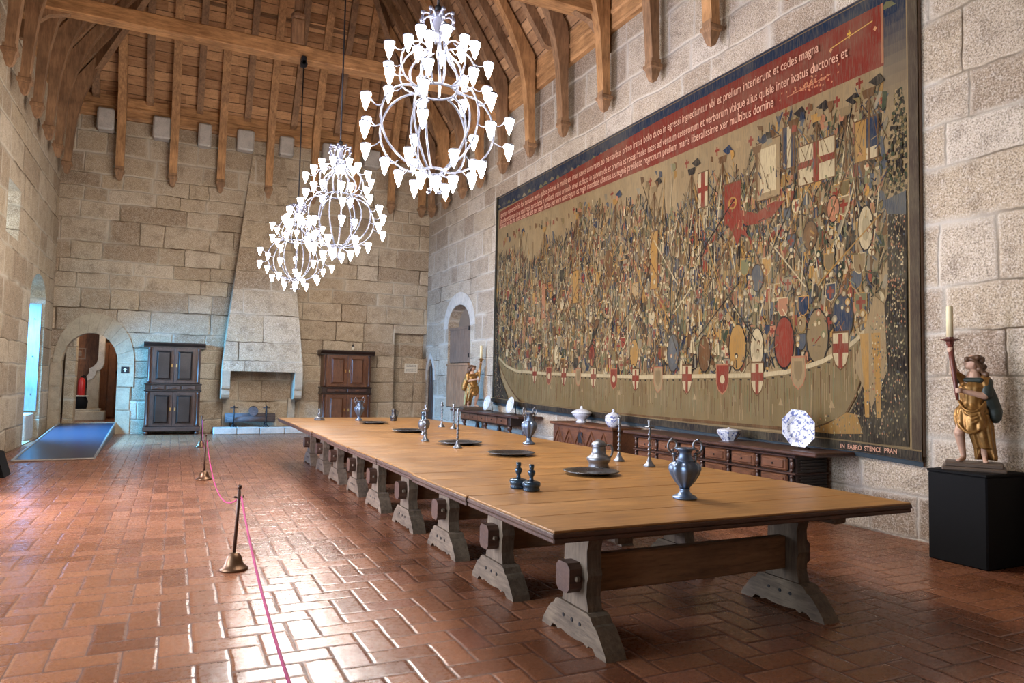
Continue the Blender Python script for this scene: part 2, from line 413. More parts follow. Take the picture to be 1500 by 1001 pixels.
rect = lambda a, b_, z: [(a, z), (b_, z)]
arch_door = arch(-2.49, -1.29, 1.75, 2.50, 14)
arch_door = [(u, z) for u, z in arch_door]
WB = wall('wall_back', M['wall_y'], 'y', YB, XL, XR, 0, 9.2,
     [(-2.49, -1.29, .27, arch_door), (5.80, 6.775, 0., rect(5.80, 6.775, 2.86))], .30)
# back of the blocked niche
struct(MB().box(5.7, 6.9, YB+.30, YB+.4, 0, 3.1).build('wall_niche', M['wall_y']))
ptd = arch(19.62, 20.22, 1.5, 2.14, 12, pointed=True)
swin = arch(16.86, 18.50, 2.92, 3.52, 12)
WR = wall('wall_right', M['wall_r'], 'x', XR, YF, YB, 0, 9.2, [(16.86, 18.50, .78, swin), (19.62, 20.22, 0, ptd)], .5)
lwin = arch(17.35, 19.25, 3.1, 3.62, 12)
offw = [(1.2, 3.0), (4.6, 6.2), (8.3, 10.1)]
opsL = [(a, b_, .3, arch(a, b_, 3.3, 3.9, 10)) for a, b_ in offw] + [(14.75, 15.85, 3.92, rect(14.75, 15.85, 4.86)), (17.35, 19.25, .02, lwin)]
WL = wall('wall_left', M['wall_l'], 'x', XL, YF, YB, 0, 9.2, opsL, -.9)
WFo = wall('wall_front', M['wall_y'], 'y', YF, XL, XR, 0, 15.6, [], -.3)
b = MB(); b.add([(XL-4, YF, 0), (XR+1, YF, 0), (XR+1, YB, 0), (XL-4, YB, 0)], [(0, 1, 2, 3)])
FL = struct(b.build('floor', M['floor']))
b = MB(); zt = ZS+SL*(XR-XM)
b.add([(XR, YF, ZS), (XR, YB+.135, ZS), (XM, YB+.135-(XR-XM), zt), (XM, YF, zt)], [(0, 1, 2, 3)])
b.add([(XL, YF, ZS), (XL, YB+.135, ZS), (XM, YB+.135-(XR-XM), zt), (XM, YF, zt)], [(3, 2, 1, 0)])
CE = struct(b.build('ceiling', M['deck_y']))
b = MB(); b.add([(XL, YB+.135, ZS), (XR, YB+.135, ZS), (XM, YB+.135-(XR-XM), zt)], [(0, 1, 2)]); struct(b.build('ceiling_hip', M['deck_x']))
# cornice timbers
def cornice_pts(z0, z1, k):   # profile (distance from wall, z)
    return [(0, z0), (.10, z0), (.12, z0+.05), (.12, z0+k*.42), (.155, z0+k*.47), (.155, z0+k*.55), (.13, z0+k*.6), (.13, z1), (0, z1)]
b = MB().prism([(YB-d, z) for d, z in cornice_pts(7.94, 8.49, .55)], XL, XR, 'x'); struct(b.build('trim_1', M['oak_x']))
b = MB().prism([(XR-d, z) for d, z in cornice_pts(7.71, 8.30, .59)], YF, YB-.16, 'y'); struct(b.build('trim_2', M['oak_y']))
b = MB().prism([(XL+d, z) for d, z in cornice_pts(7.71, 8.30, .59)][::-1], YF, YB-.16, 'y'); struct(b.build('trim_3', M['oak_y']))
# stone corbel blocks below the back cornice
cb = [(-2.0, -1.62, 7.55), (-.76, -.34, 7.53), (.30, .62, 7.5), (1.25, 1.68, 7.55), (2.34, 2.72, 7.58), (3.50, 4.04, 7.6), (4.68, 5.14, 7.6)]
for i, (a, c, z) in enumerate(cb):
    q = MB().cham(a, c, YB-.34, YB-.001, z, 8.10, .04).build('corbel', M['granite_pale'], WB)
# voussoir ring round the arched doorway (a shallow band, cut by joints)
ring = MB(); ang = 11; inn = arch(-2.49, -1.29, 1.75, 2.50, ang); out = arch(-2.68, -.92, 1.75, 3.0, ang)
out = [(max(u, XL+.01), z) for u, z in out]
for i in range(ang):
    (a, za), (c, zc) = inn[i], inn[i+1]; (a2, z2), (c2, z3) = out[i], out[i+1]; g = .012
    def L(p, q_, t): return (p[0]+(q_[0]-p[0])*t, p[1]+(q_[1]-p[1])*t)
    P = [L((a, za), (c, zc), g), L((a, za), (c, zc), 1-g), L((a2, z2), (c2, z3), 1-g), L((a2, z2), (c2, z3), g)]
    ring.prism(P, YB-.025, YB+.01, 'y')
for z0, z1 in ((.0, .58), (.6, 1.16), (1.18, 1.74)):
    ring.box(-1.29, -.92+random.uniform(-.1, .05), YB-.025, YB+.01, z0, z1); ring.box(XL+.01, -2.49, YB-.025, YB+.01, z0, z1)
struct(ring.build('trim_4', M['granite_arch']))
# voussoirs round the shuttered window and the pointed doorway on the right wall
for nm, (u0, u1, zs, za, pt, wd, zb) in dict(trim_5=(16.86, 18.50, 2.92, 3.52, False, .34, .78), trim_6=(19.62, 20.22, 1.5, 2.14, True, .16, 0.)).items():
    ring = MB(); ang = 7 if not pt else 6
    i1 = arch(u0, u1, zs, za, ang*2, pt); o1 = arch(u0-wd, min(u1+wd, YB-.01), zs, za+wd, ang*2, pt)
    for i in range(0, ang*2, 2):
        P = [i1[i], i1[i+1], i1[i+2], o1[i+2], o1[i+1], o1[i]]
        cx = sum(p[0] for p in P)/6; cz = sum(p[1] for p in P)/6
        P = [(cx+(p[0]-cx)*.975, cz+(p[1]-cz)*.975) for p in P]
        ring.prism(P, XR-.02, XR+.01, 'x')
    struct(ring.build(nm, M['granite_pale']))
# wall behind the right pointed doorway, room behind the arched doorway
d2 = struct(MB().box(XR+.06, XR+.10, 19.63, 20.21, .0, 2.0).build('doorway_shade_panel', M['black_wood']))  # added dark panel, stands for the shade inside the pointed doorway
b = MB()
for i in range(3): b.cham(XR+.035, XR+.06, 19.64+i*.19, 19.82+i*.19, .02, 1.9, .006)
b.build('door_planks', M['black_wood'], d2)  # plank face of the added shade panel
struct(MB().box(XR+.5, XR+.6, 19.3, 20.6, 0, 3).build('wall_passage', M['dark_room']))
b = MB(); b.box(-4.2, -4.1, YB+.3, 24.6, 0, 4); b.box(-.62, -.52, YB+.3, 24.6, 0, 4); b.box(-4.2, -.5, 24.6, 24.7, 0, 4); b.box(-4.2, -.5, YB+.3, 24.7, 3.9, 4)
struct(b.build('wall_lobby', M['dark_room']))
struct(MB().box(-4.1, -.63, YB+.302, 24.59, .02, .27).build('floor_lobby', M['floor']))
struct(MB().box(-2.45, -2.23, YB+.31, YB+.75, .27, 3.0).build('wall_lobby_pier', M['wall_y']))
struct(MB().box(-2.6, -1.86, 22.25, 22.33, .27, 3.4).build('wall_lobby_partition', M['door_wood']))

# ------------------------------------------------------------------ roof timbers
def long_poly(s_end):
    """(d, z) outline of a rafter with its curved foot hanging down the wall; s_end = run at the top"""
    out = [(.14, 6.42), (.16, 7.2), (.17, 8.2), (.20, 8.42)]
    inn = [(.27, 6.42), (.31, 7.0), (.36, 7.6), (.46, 8.1), (.60, 8.55), (.80, 8.98), (1.06, 9.42), (1.34, 9.88)]
    z_end = ZS+SL*s_end
    out += [(.14+s_end, z_end+.10)]
    inn = [p for p in inn if p[0] < s_end-.1]
    inn += [(s_end-.02+.14, z_end-.36+.1)]
    return out+inn[::-1]
def rafter(name, side, at, s_end, label, group, longf=True, w=.19, mat='oakd_z'):
    t = thing(name, label, 'roof beam', {'R': (XR, at, ZS), 'L': (XL, at, ZS), 'B': (at, YB, ZS+.1)}[side], 0, group)
    s_end = max(s_end, .5)
    if longf: P = [(d, z-ZS) for d, z in long_poly(s_end)]
    else: P = [(.16, .04), (.02, .0), (s_end, SL*s_end-.01), (s_end+.02, SL*s_end-.27), (.30, .07)]
    if side == 'R': b = MB().prism([(-d, z) for d, z in P], -w/2, w/2, 'y')
    elif side == 'L': b = MB().prism([(d, z) for d, z in P], -w/2, w/2, 'y')
    else: b = MB().prism([(-d, z) for d, z in P], -w/2, w/2, 'x')
    b.build('rafter_shaft', M[mat], t)
    if longf:
        z = 6.42-ZS; c = Vector({'R': (-.205, 0, z), 'L': (.205, 0, z), 'B': (0, -.205, z)}[side])
        k = MB()
        k.lathe([(.001, -.20), (.06, -.17), (.10, -.08), (.12, 0), (.155, .03), (.155, .08), (.125, .10), (.125, .16)], 4, M4=Matrix.Translation(c) @ Matrix.Rotation(PI/4, 4, 'Z'), smooth=False)
        k.build('carved_foot', M['oakd_z'], t)
    return t
ords = ['first', 'second', 'third', 'fourth', 'fifth', 'sixth', 'seventh', 'eighth', 'ninth', 'tenth', 'eleventh', 'twelfth']
def hipR(y): return min(YB+.0-y, XR-XM)
longR = [6.25, 7.62, 8.97, 10.37, 11.82, 13.23, 14.61, 15.97, 17.15, 18.44, 19.6]
for i, y in enumerate(longR):
    rafter('curved_rafter', 'R', y, hipR(y), 'curved oak rafter foot hanging on the right wall, %s one back from the camera' % ords[i], 'curved rafters along the right wall', mat='oak_z' if i % 2 else 'oakd_z')
longL = [11.8, 13.17, 14.41, 15.64, 17.01, 18.29, 19.7]
for i, y in enumerate(longL):
    rafter('curved_rafter', 'L', y, hipR(y), 'curved oak rafter foot hanging on the left wall, %s one back from the camera' % ords[i], 'curved rafters along the left wall', mat='oakd_z')
longB = [-1.46, -.25, .89, 2.10, 3.30, 4.45, 5.51, 6.45]
for i, x in enumerate(longB):
    rafter('curved_rafter', 'B', x, max(min(x-XL, XR-x)-.1, .5), 'straight-faced oak rafter foot hanging on the back wall, %s from the left corner' % ords[i], 'rafters on the back wall', mat='oak_z')
def mids(a): return [(p+q)/2 for p, q in zip(a, a[1:])]
for i, y in enumerate(mids(longR)):
    rafter('short_rafter', 'R', y, hipR(y), 'short-footed rafter ending on the right cornice, behind the %s curved rafter' % ords[i], 'short rafters of the right slope', False, .14)
for i, y in enumerate(mids(longL)):
    rafter('short_rafter', 'L', y, hipR(y), 'short-footed rafter ending on the left cornice, behind the %s curved rafter' % ords[i], 'short rafters of the left slope', False, .14)
for i, x in enumerate([-2.05]+mids(longB)):
    rafter('short_rafter', 'B', x, max(min(x-XL, XR-x)-.1, .5), 'short-footed rafter ending on the back cornice, %s from the left corner' % ords[i], 'short rafters of the back slope', False, .16, 'oakd_z')
# purlin across the hip
for z, lb in ((10.75, 'dark purlin running across the back roof slope behind the king post'),):
    s = (z-ZB)/SL
    tag(MB().box(XL+s+.2, XR-s-.2, YB-s-.02, YB-s+.12, z-.05, z+.12).build('purlin', M['oakd_x']), lb, 'roof beam')
# hip rafters
for sx, lb in ((-1, 'hip rafter rising from the back left corner of the roof'), (1, 'hip rafter rising from the back right corner of the roof')):
    x0 = XL if sx < 0 else XR; p0 = Vector((x0-sx*.12, YB-.1, ZS+.05)); p1 = Vector((XM, YB-(XR-XM), zt-.1)); d = (p1-p0).normalized(); n = d.cross(Vector((-d.y, d.x, 0)).normalized()).normalized(); w = Vector((-d.y, d.x, 0)).normalized()*.08
    if n.z > 0: n = -n
    n = n*.26; b = MB(); b.add([p0-w, p0+w, p0+w+n, p0-w+n, p1-w, p1+w, p1+w+n, p1-w+n], [(0,3,2,1),(4,5,6,7),(0,1,5,4),(1,2,6,5),(2,3,7,6),(3,0,4,7)])
    tag(b.build('hip_rafter', M['oakd_z']), lb, 'roof beam')
# tie beams
for y, lb in ((14.86, 'long horizontal oak tie beam crossing the room in front of the back roof slope'), (10.55, 'horizontal oak tie beam at the top right of the photo, meeting the right wall above the tapestry')):
    t = thing('tie_beam', lb, 'roof beam', (XM, y, 7.98)); L = (XR-XL)/2-.005
    b = MB().cham(-L, L, -.15, .15, 0, .30, .02); b.build('beam', M['oak_x'], t)
    for sx in (-1, 1):
        P = [(sx*L, 0), (sx*(L-.75), 0), (sx*(L-.42), -.10), (sx*(L-.2), -.32), (sx*(L-.12), -.60), (sx*L, -.60)]
        # small wall post under each end
        MB().prism(P, -.07, .07, 'y').build('bracket', M['oakd_z'], t)
t = thing('king_post', 'dark oak king post standing on the long tie beam above the pulley', 'roof beam', (2.0, 14.86, 8.28))
MB().cham(-.13, .13, -.13, .13, .0, .55, .03).build('post_base', M['oakd_z'], t)
MB().lathe([(.10, .55), (.15, .60), (.15, .66), (.09, .74), (.09, 6.2)], 8, smooth=False).build('post_shaft', M['oakd_z'], t)
# ------------------------------------------------------------------ windows and doors
def plank_panel(b, x, y0, y1, z0, z1, n, th=.04, dirn=-1, gap=.008):
    w = (y1-y0)/n
    for i in range(n): b.cham(*sorted((x, x+dirn*th)), y0+i*w+gap/2, y0+(i+1)*w-gap/2, z0, z1, .006)
    return b
w1 = struct(MB().box(XR+.30, XR+.34, 16.86, 18.50, .78, 3.52).build('window_1', M['sign_grey']))
b = plank_panel(MB(), XR+.08, 16.90, 18.46, 1.98, 2.90, 6); b.box(XR+.02, XR+.09, 16.9, 18.46, 2.86, 2.93); b.build('shutter', M['shutter_dark'], w1)
b = plank_panel(MB(), XR+.02, 16.88, 18.48, .80, 1.96, 6); b.box(XR-.05, XR+.02, 16.88, 18.48, 1.90, 1.96); b.build('shutter', M['shutter'], w1)
b = MB()
for z in (.95, 1.75, 2.1, 2.8): b.tube([(XR-.05, 16.84, z), (XR-.05, 16.84, z+.1)], .018, 6)
b.build('hinge', M['iron'], w1)
# tall opening on the left wall with a pale leaf folded against its far jamb
w2 = struct(MB().box(XL-.9, XL-.86, 17.35, 19.25, .0, .16).build('window_2', M['granite_pale']))
b = MB()
for i in range(3): b.cham(XL-.80+i*.25, XL-.80+(i+1)*.25-.008, 19.18, 19.22, .62, 3.05, .006)
b.build('door_leaf', M['pale_door'], w2)
b = MB()
for z in (1.0, 1.85, 2.7):
    for i in range(3): b.ball((XL-.68+i*.25, 19.175, z), .014, 8)
b.build('nail_studs', M['iron'], w2)
MB().cham(XL-.9, XL-.1, 18.3, 19.24, .0, .58, .02).build('window_seat', M['granite_pale'], w2)
# arched doorway beyond: door leaf, step, column, extinguisher
d1 = struct(MB().cham(-1.85, -.66, 22.42, 22.48, .27, 2.35, .01).build('door_1', M['door_wood']))
b = MB()
for i in range(5): b.cham(-1.83+i*.19, -1.66+i*.19, 22.39, 22.42, .32, 2.3, .008)
b.build('door_planks', M['door_wood'], d1); MB().ball((-1.42, 22.36, 1.55), .035, 10).build('door_handle', M['iron'], d1)
t = thing('stone_step', 'low granite step in the lobby beyond the arched doorway', 'step', (-2.02, 21.4, .27))
MB().cham(-.35, .42, 0, .5, 0, .24, .02).build('block', M['granite'], t); MB().cham(-.42, .30, .05, .55, .24, .30, .01).build('tread', M['granite'], t)
t = thing('stone_column', 'carved granite newel with a curled top beyond the arched doorway', 'column', (-1.78, 21.95, .27))
MB().prism([(-.30, 0), (-.02, 0), (-.02, 1.30), (-.10, 1.30), (-.12, 1.18), (-.18, 1.08), (-.30, 1.03)], 0, .22, 'y').build('shaft', M['granite'], t)
b = MB(); b.prism([(-.30, 1.03), (-.18, 1.08), (-.12, 1.18), (-.10, 1.30), (-.02, 1.32), (.04, 1.38), (.07, 1.50), (.07, 2.5), (-.07, 2.5), (-.07, 1.62), (-.10, 1.50), (-.18, 1.40), (-.26, 1.36), (-.27, 1.22), (-.33, 1.12)], -.03, .22, 'y'); b.build('scroll', M['granite_pale'], t)
t = thing('fire_extinguisher', 'red fire extinguisher standing in the lobby beyond the arched doorway', 'fire extinguisher', (-2.17, 21.6, .92))
MB().lathe([(.07, 0), (.085, .02), (.085, .36), (.06, .43), (.025, .46)], 16).build('cylinder', M['red'], t)
b = MB().tube(smooth_path([(0, 0, .46), (.04, 0, .52), (.1, 0, .45), (.11, 0, .2)]), .012, 6); b.box(-.02, .07, -.015, .015, .46, .50); b.build('hose', M['black'], t)
t = thing('black_crate', 'dark box stand under the red fire extinguisher', 'stand', (-2.17, 21.6, .57))
MB().lathe([(.02, 0), (.14, .0), (.17, .2), (.12, .31), (.02, .32)], 10).build('body', M['black'], t); MB().box(-.16, .16, -.12, .12, .32, .345).build('shelf', M['white'], t)
t = thing('framed_pictogram', 'square framed pictogram sign on the dark wall beyond the arched doorway', 'sign', (-2.32, 22.245, 2.02))
MB().box(-.15, .15, 0, .02, -.15, .15).build('frame', M['sign_grey'], t); b = MB().box(-.12, .12, -.006, 0, -.12, .12); b.build('face', M['door_wood'], t)
b = MB().ball((0, -.012, .03), .05, 10, (1, .2, 1)); b.box(-.03, .05, -.014, -.006, -.07, .0); b.build('symbol', M['sign_grey'], t)
t = thing('direction_sign', 'small black square sign with a white arrow right of the arched doorway', 'sign', (-1.12, YB-.025, 1.60))
MB().box(-.09, .09, -.012, 0, -.08, .08).build('plate', M['sign_black'], t)
MB().prism([(-.012, -.05), (.012, -.05), (.012, .005), (.045, .005), (0, .05), (-.045, .005), (-.012, .005)], -.018, -.012, 'y').build('arrow', M['white'], t)
t = thing('notice_panel', 'pale paper notice panel on the blocked doorway at the back right', 'sign', (6.42, YB+.30, 1.84))
MB().box(-.20, .20, -.02, 0, -.14, .14).build('panel', M['white'], t)
b = MB()
for r in range(5):
    x = -.17
    while x < .15:
        w = random.uniform(.02, .06); b.box(x, min(x+w, .17), -.024, -.02, .09-r*.045, .10-r*.045); x += w+.015
b.build('lines', M['sign_black'], t)
t = thing('wall_fixture', 'tiny white wall fitting just above the right-hand back cabinet', 'fitting', (4.58, YB-.0, 2.32))
MB().box(-.035, .035, -.05, 0, 0, .09).build('housing', M['white'], t); MB().lathe([(.03, 0), (.03, .02), (.008, .05), (.008, .09)], 8, c=(0, -.03, .09)).build('cap', M['iron'], t)
# ------------------------------------------------------------------ fireplace
hd = thing('fireplace_hood', 'tall tapering granite chimney hood over the fireplace on the back wall', 'fireplace', (2.1, YB, 0))
b = MB(); B0 = [(-1.0, -.78), (1.0, -.78), (1.0, -.005), (-1.0, -.005)]; B1 = [(-.98, -.76), (.98, -.76), (.98, -.005), (-.98, -.005)]; B2 = [(-.42, -.06), (.42, -.06), (.42, -.005), (-.42, -.005)]
vs = [(x, y, 1.63) for x, y in B0]+[(x, y, 1.98) for x, y in B1]+[(x*1.0, y, 7.55) for x, y in B2]
fs = [(0, 1, 5, 4), (1, 2, 6, 5), (3, 0, 4, 7), (4, 5, 9, 8), (5, 6, 10, 9), (7, 4, 8, 11), (8, 9, 10, 11)]
b.add(vs, fs); b.add([(-1.0, -.78, 1.63), (1.0, -.78, 1.63), (1.0, -.60, 1.63), (-1.0, -.60, 1.63)], [(0, 1, 2, 3)])
b.add([(-.8, -.58, 1.63), (.8, -.58, 1.63), (.3, -.05, 6.), (-.3, -.05, 6.)], [(0, 1, 2, 3)])
b.build('hood', M['hood'], hd)
for sx in (-1, 1):
    q = MB(); a, c = (sx*1.0, sx*.80)
    P = [(-.005, .92), (-.005, 1.63), (-.78, 1.63), (-.78, 1.25), (-.76, 1.18), (-.70, 1.16), (-.70, 1.02), (-.66, .95), (-.58, .91), (-.3, .90)]
    q.prism(P, min(a, c), max(a, c), 'x'); q.build('console', M['granite'], hd)
    q = MB().prism([(-.005, .0), (-.005, .92), (-.12, .92), (-.12, 0)], min(sx*.86, sx*.80)-.06, max(sx*.86, sx*.80)+.06, 'x'); q.build('jamb', M['granite'], hd)
t = thing('hearth', 'low raised hearth of pale granite slabs in front of the fireplace', 'hearth', (2.1, YB, 0))
for i, (a, c) in enumerate(((-1.14, -.58), (-.57, -.02), (-.01, .60), (.61, 1.3))):
    MB().cham(a, c, -.66, -.01, 0, .17+.005*(i % 2), .015).build('slab', M['granite_pale'], t)
t = thing('fire_basket', 'black iron firedogs holding a charred log on the hearth', 'firedogs', (1.86, 19.98, .18))
for sx in (-.42, .38):
    b = MB(); b.tube([(sx, -.16, 0), (sx, -.16, .5)], .016, 8); b.tube([(sx, -.16, .10), (sx, .2, .10)], .016, 8); b.tube([(sx, .2, .10), (sx, .2, 0)], .014, 6)
    b.tube([(sx-.07, -.16, 0), (sx, -.16, .08), (sx+.07, -.16, 0)], .014, 6); b.tube([(sx-.09, -.16, .50), (sx+.09, -.16, .50)], .013, 6); b.ball((sx, -.16, .53), .025, 8)
    b.build('andiron', M['iron'], t)
b = MB(); b.tube([(-.62, .06, .23), (.0, .05, .235), (.62, .06, .23)], [.13, .12, .125], 10); b.build('log', M['log'], t)
b = MB(); b.tube([(-.58, -.06, .20), (.60, -.06, .20)], .085, 9); b.build('log', M['log'], t)
b = MB(); b.tube([(.06, -.13, .41), (.08, .16, .42)], .12, 12); b.build('log', M['log'], t)
# ------------------------------------------------------------------ ramp
t = thing('access_ramp', 'long dark access ramp with pale metal edges leading up to the arched doorway', 'ramp', (0, 0, 0))
b = MB(); b.add([(-2.38, 14.3, .012), (-1.2, 14.4, .012), (-1.28, YB-.03, .27), (-2.47, YB-.03, .27), (-2.38, 14.3, .0), (-1.2, 14.4, 0), (-1.28, YB-.03, .0), (-2.47, YB-.03, .0)], [(0,1,2,3),(4,7,6,5),(0,4,5,1),(1,5,6,2),(2,6,7,3),(3,7,4,0)])
b.build('deck', M['rubber'], t)
for P in ([(-2.38, 14.3, .015), (-2.47, YB-.03, .275)], [(-1.2, 14.4, .015), (-1.28, YB-.03, .275)], [(-2.38, 14.3, .015), (-1.2, 14.4, .015)]):
    MB().tube(P, .022, 6, smooth=False).build('edge_strip', M['alu'], t)
t = thing('floor_uplight', 'black tapered floor box at the left edge of the photo', 'box', (-2.30, 12.45, 0))
MB().prism([(-.25, 0), (.20, 0), (.10, .34), (-.25, .42)], -.25, .2, 'y').build('casing', M['black'], t); MB().box(-.2, .08, -.26, -.25, .02, .3).build('grille', M['iron'], t)
# ------------------------------------------------------------------ trestle tables
NTB = 9; TW = 1.145; TX0, TX1 = 1.72, 4.36; TH = .77
def leg_outline(ydir=1):
    """scalloped board leg: (y, z) centred"""
    h = [(.17, .0+.16), (.165, .22), (.145, .28), (.150, .36), (.165, .40), (.150, .44), (.145, .54), (.165, .60), (.175, .66), (.175, .705)]
    h = [(a*.88, z) for a, z in h]; return [(-a, z) for a, z in h[::-1]] + h
def foot_outline():
    h = [(.0, .20), (.17, .20), (.20, .19), (.23, .155), (.25, .15), (.275, .13), (.31, .09), (.355, .035), (.37, .0), (.26, .0), (.23, .03), (.19, .03), (.17, .015), (.13, .03), (.05, .02), (0, .02)]
    r = h; l = [(-y, z) for y, z in h[1:-1]]
    return [(y, z) for y, z in r] + l[::-1]
def make_table():
    t = thing('trestle_table', 'x', 'table', (0, 0, 0), 0, 'trestle tables set side by side down the hall')
    n = 3; w = (TW-.010)/n
    cx = (TX0+TX1)/2; a, c = TX0-cx, TX1-cx
    for i in range(n):
        y0 = -TW/2+.005+i*w; MB().cham(a, c, y0+(.001 if i else 0), y0+w-.001, TH-.014, TH, .004).build('top_plank', M['top'], t)
    b = MB(); b.cham(a-.006, c+.006, -TW/2+.001, TW/2-.001, TH-.038, TH-.012, .005); b.cham(a-.002, c+.002, -TW/2+.004, TW/2-.004, TH-.064, TH-.038, .006); b.build('top_edging', M['top_edge'], t)
    for sx in (-1, 1):
        xo = -.86 if sx < 0 else .87
        o, i_ = xo+sx*.0, xo-sx*.095
        MB().prism(leg_outline(), min(o, i_), max(o, i_), 'x').build('leg', M['leg_z'], t)
        f = MB().prism(foot_outline(), min(o, i_)-.018, max(o, i_)+.018, 'x').build('foot', M['leg_y'], t)
        b = MB()
        for yy in (-.09, 0, .1):
            b.tube([(min(o, i_)-.022, yy, .12), (min(o, i_)-.016, yy, .12)], .012, 8)
        b.build('peg_holes', M['sign_black'], f)
        MB().cham(min(o, i_)-.01, max(o, i_)+.01, -.44, .44, .64, .705, .012).build('bearer', M['leg_y'], t)
        # through tenon with its wedge
        k = MB(); e0, e1 = xo, xo+sx*.085; y, z = .078, .085
        P = [(-y+.03, -z), (y-.03, -z), (y, -z+.03), (y, z-.03), (y-.03, z), (-y+.03, z), (-y, z-.03), (-y, -z+.03)]
        k.prism([(p, q+.375) for p, q in P], min(e0, e1), max(e0, e1), 'x'); te = k.build('tenon', M['top_edge'], t)
        MB().cham(min(xo+sx*.02, xo+sx*.05), max(xo+sx*.02, xo+sx*.05), -.10, .10, .36, .39, .006).build('wedge', M['leg_y'], te)
    MB().cham(-.77, .78, -.035, .035, .27, .49, .01).build('stretcher', M['oakd_x'], t)
    return t
tb = make_table(); cx = (TX0+TX1)/2
lbl = ['nearest trestle table, carrying the large blue-grey two-handled vase', 'second trestle table from the camera, carrying the two short candlesticks', 'third trestle table from the camera, with two tall candlesticks at its right',
       'fourth trestle table from the camera, carrying a dark pewter plate', 'fifth trestle table from the camera, with a tall candlestick in front of a plate', 'sixth trestle table from the camera, behind the tall front candlestick',
       'seventh trestle table from the camera, in the middle of the far half', 'eighth trestle table from the camera, second from the far end', 'farthest trestle table, carrying the small jug and the distant vase']
for i in range(NTB):
    p = (cx+[0, -.012, .01, 0, -.01, .012, -.006, .008, 0][i], 3.11+TW*(i+.5), 0)
    if i == 0: tb.location = p; tb['label'] = lbl[0]
    else: dup(tb, p, [0, .003, -.004, .003, 0, -.003, .004, 0, -.002][i], lbl[i])

# ------------------------------------------------------------------ things on the table
def amphora():
    t = thing('two_handled_vase', 'x', 'vase', (0, 0, 0), 0, 'two-handled vases on the long table')
    MB().lathe([(.062, 0), (.068, .008), (.062, .02), (.045, .028), (.030, .045), (.026, .06), (.032, .07)], 24).build('foot', M['pewter_blue'], t)
    MB().lathe([(.022, .065), (.034, .085), (.058, .12), (.080, .165), (.090, .20), (.086, .228), (.066, .248), (.045, .258)], 48, flute=8, fl=.17).build('body', M['pewter_blue'], t)
    MB().lathe([(.05, .248), (.044, .262), (.036, .285), (.034, .31), (.040, .325), (.056, .335), (.058, .341), (.048, .345), (.030, .34), (.026, .26)], 24).build('neck', M['pewter_blue'], t)
    for s in (-1, 1):
        b = MB(); b.tube(smooth_path([(s*.036, 0, .27), (s*.055, 0, .245), (s*.062, 0, .29), (s*.088, 0, .33), (s*.088, 0, .375), (s*.066, 0, .395), (s*.046, 0, .375), (s*.048, 0, .345), (s*.060, 0, .34)], 5), [.006]*41, 8)
        b.ball((s*.058, 0, .30), .014, 8); b.ball((s*.066, 0, .325), .010, 8); b.ball((s*.07, 0, .40), .009, 8)
        b.build('handle', M['pewter'], t)
    return t
def candlestick(label, h=.41, mat='pewter', drip=.028):
    t = thing('tall_candlestick', label, 'candlestick', (0, 0, 0), 0, 'tall pewter candlesticks on the long table')
    k = h/.41
    MB().lathe([(.052, 0), (.054, .008), (.046, .018), (.034, .03), (.022, .05), (.014, .075), (.010, .09)], 20).build('base', M[mat], t)
    p = [(.010, .085)]
    for z in (.11, .15, .19, .24, .285): p += [(.008, z-.012), (.016, z-.004), (.017, z+.002), (.011, z+.012), (.009, z+.02)]
    p += [(.009, .33*1), (.016, .345)]
    p = [(r, z*k) for r, z in p]
    MB().lathe(p, 14).build('stem', M[mat], t)
    MB().lathe([(.012, .34*k), (drip, .350*k), (drip, .356*k), (.014, .36*k), (.016, .385*k), (.019, .41*k), (.012, .41*k)], 16).build('socket', M[mat], t)
    return t
def short_stick(label):
    t = thing('short_candlestick', label, 'candlestick', (0, 0, 0), 0, 'short candlesticks on the second table')
    MB().lathe([(.056, 0), (.058, .01), (.054, .022), (.060, .03), (.063, .045), (.058, .058), (.04, .064), (.018, .068)], 24).build('base', M['teal'], t)
    MB().lathe([(.016, .066), (.014, .078), (.012, .09), (.018, .10), (.026, .118), (.025, .13), (.014, .14), (.012, .145), (.017, .15), (.017, .175), (.010, .175)], 18).build('stem', M['teal'], t)
    return t
def plate(label, r=.27):
    t = thing('pewter_plate', label, 'plate', (0, 0, 0), 0, 'wide dark plates on the long table')
    MB().lathe([(r*.55, 0), (r*.62, .004), (r*.72, .018), (r, .026), (r*1.01, .031), (r*.97, .033), (r*.74, .026), (r*.66, .012), (r*.5, .009), (.001, .009)], 40).build('dish', M['pewter_dark'], t)
    return t
def tankard(label, s=1., mat='pewter'):
    t = thing('lidded_jug', label, 'jug', (0, 0, 0), 0, 'jugs on the long table')
    MB().lathe([(.060, 0), (.062, .012), (.058, .03), (.064, .045), (.072, .065), (.072, .082), (.060, .098), (.046, .11), (.042, .14), (.040, .175), (.044, .185)], 24).build('body', M[mat], t)
    MB().lathe([(.046, .184), (.047, .192), (.043, .205), (.030, .222), (.012, .232), (.001, .236)], 20).build('lid', M[mat], t)
    MB().tube(smooth_path([(.042, 0, .185), (.07, 0, .19), (.082, 0, .15), (.078, 0, .11), (.066, 0, .085)], 4), .007, 8).build('handle', M[mat], t)
    t.scale = (s,)*3
    return t
A = amphora(); A['label'] = 'large blue-grey lobed vase with two curled handles on the nearest table'; A.location = (3.01, 3.72, TH); A.rotation_euler.z = -.55; A.scale = (1.18, 1.18, .95)
dup(A, (3.81, 7.55, TH), .1, 'lobed two-handled vase near the right edge of the table, before the dark carved chest', 1.08)
dup(A, (2.95, 12.45, TH), .0, 'farthest two-handled vase, seen against the right-hand back cabinet', 1.0)
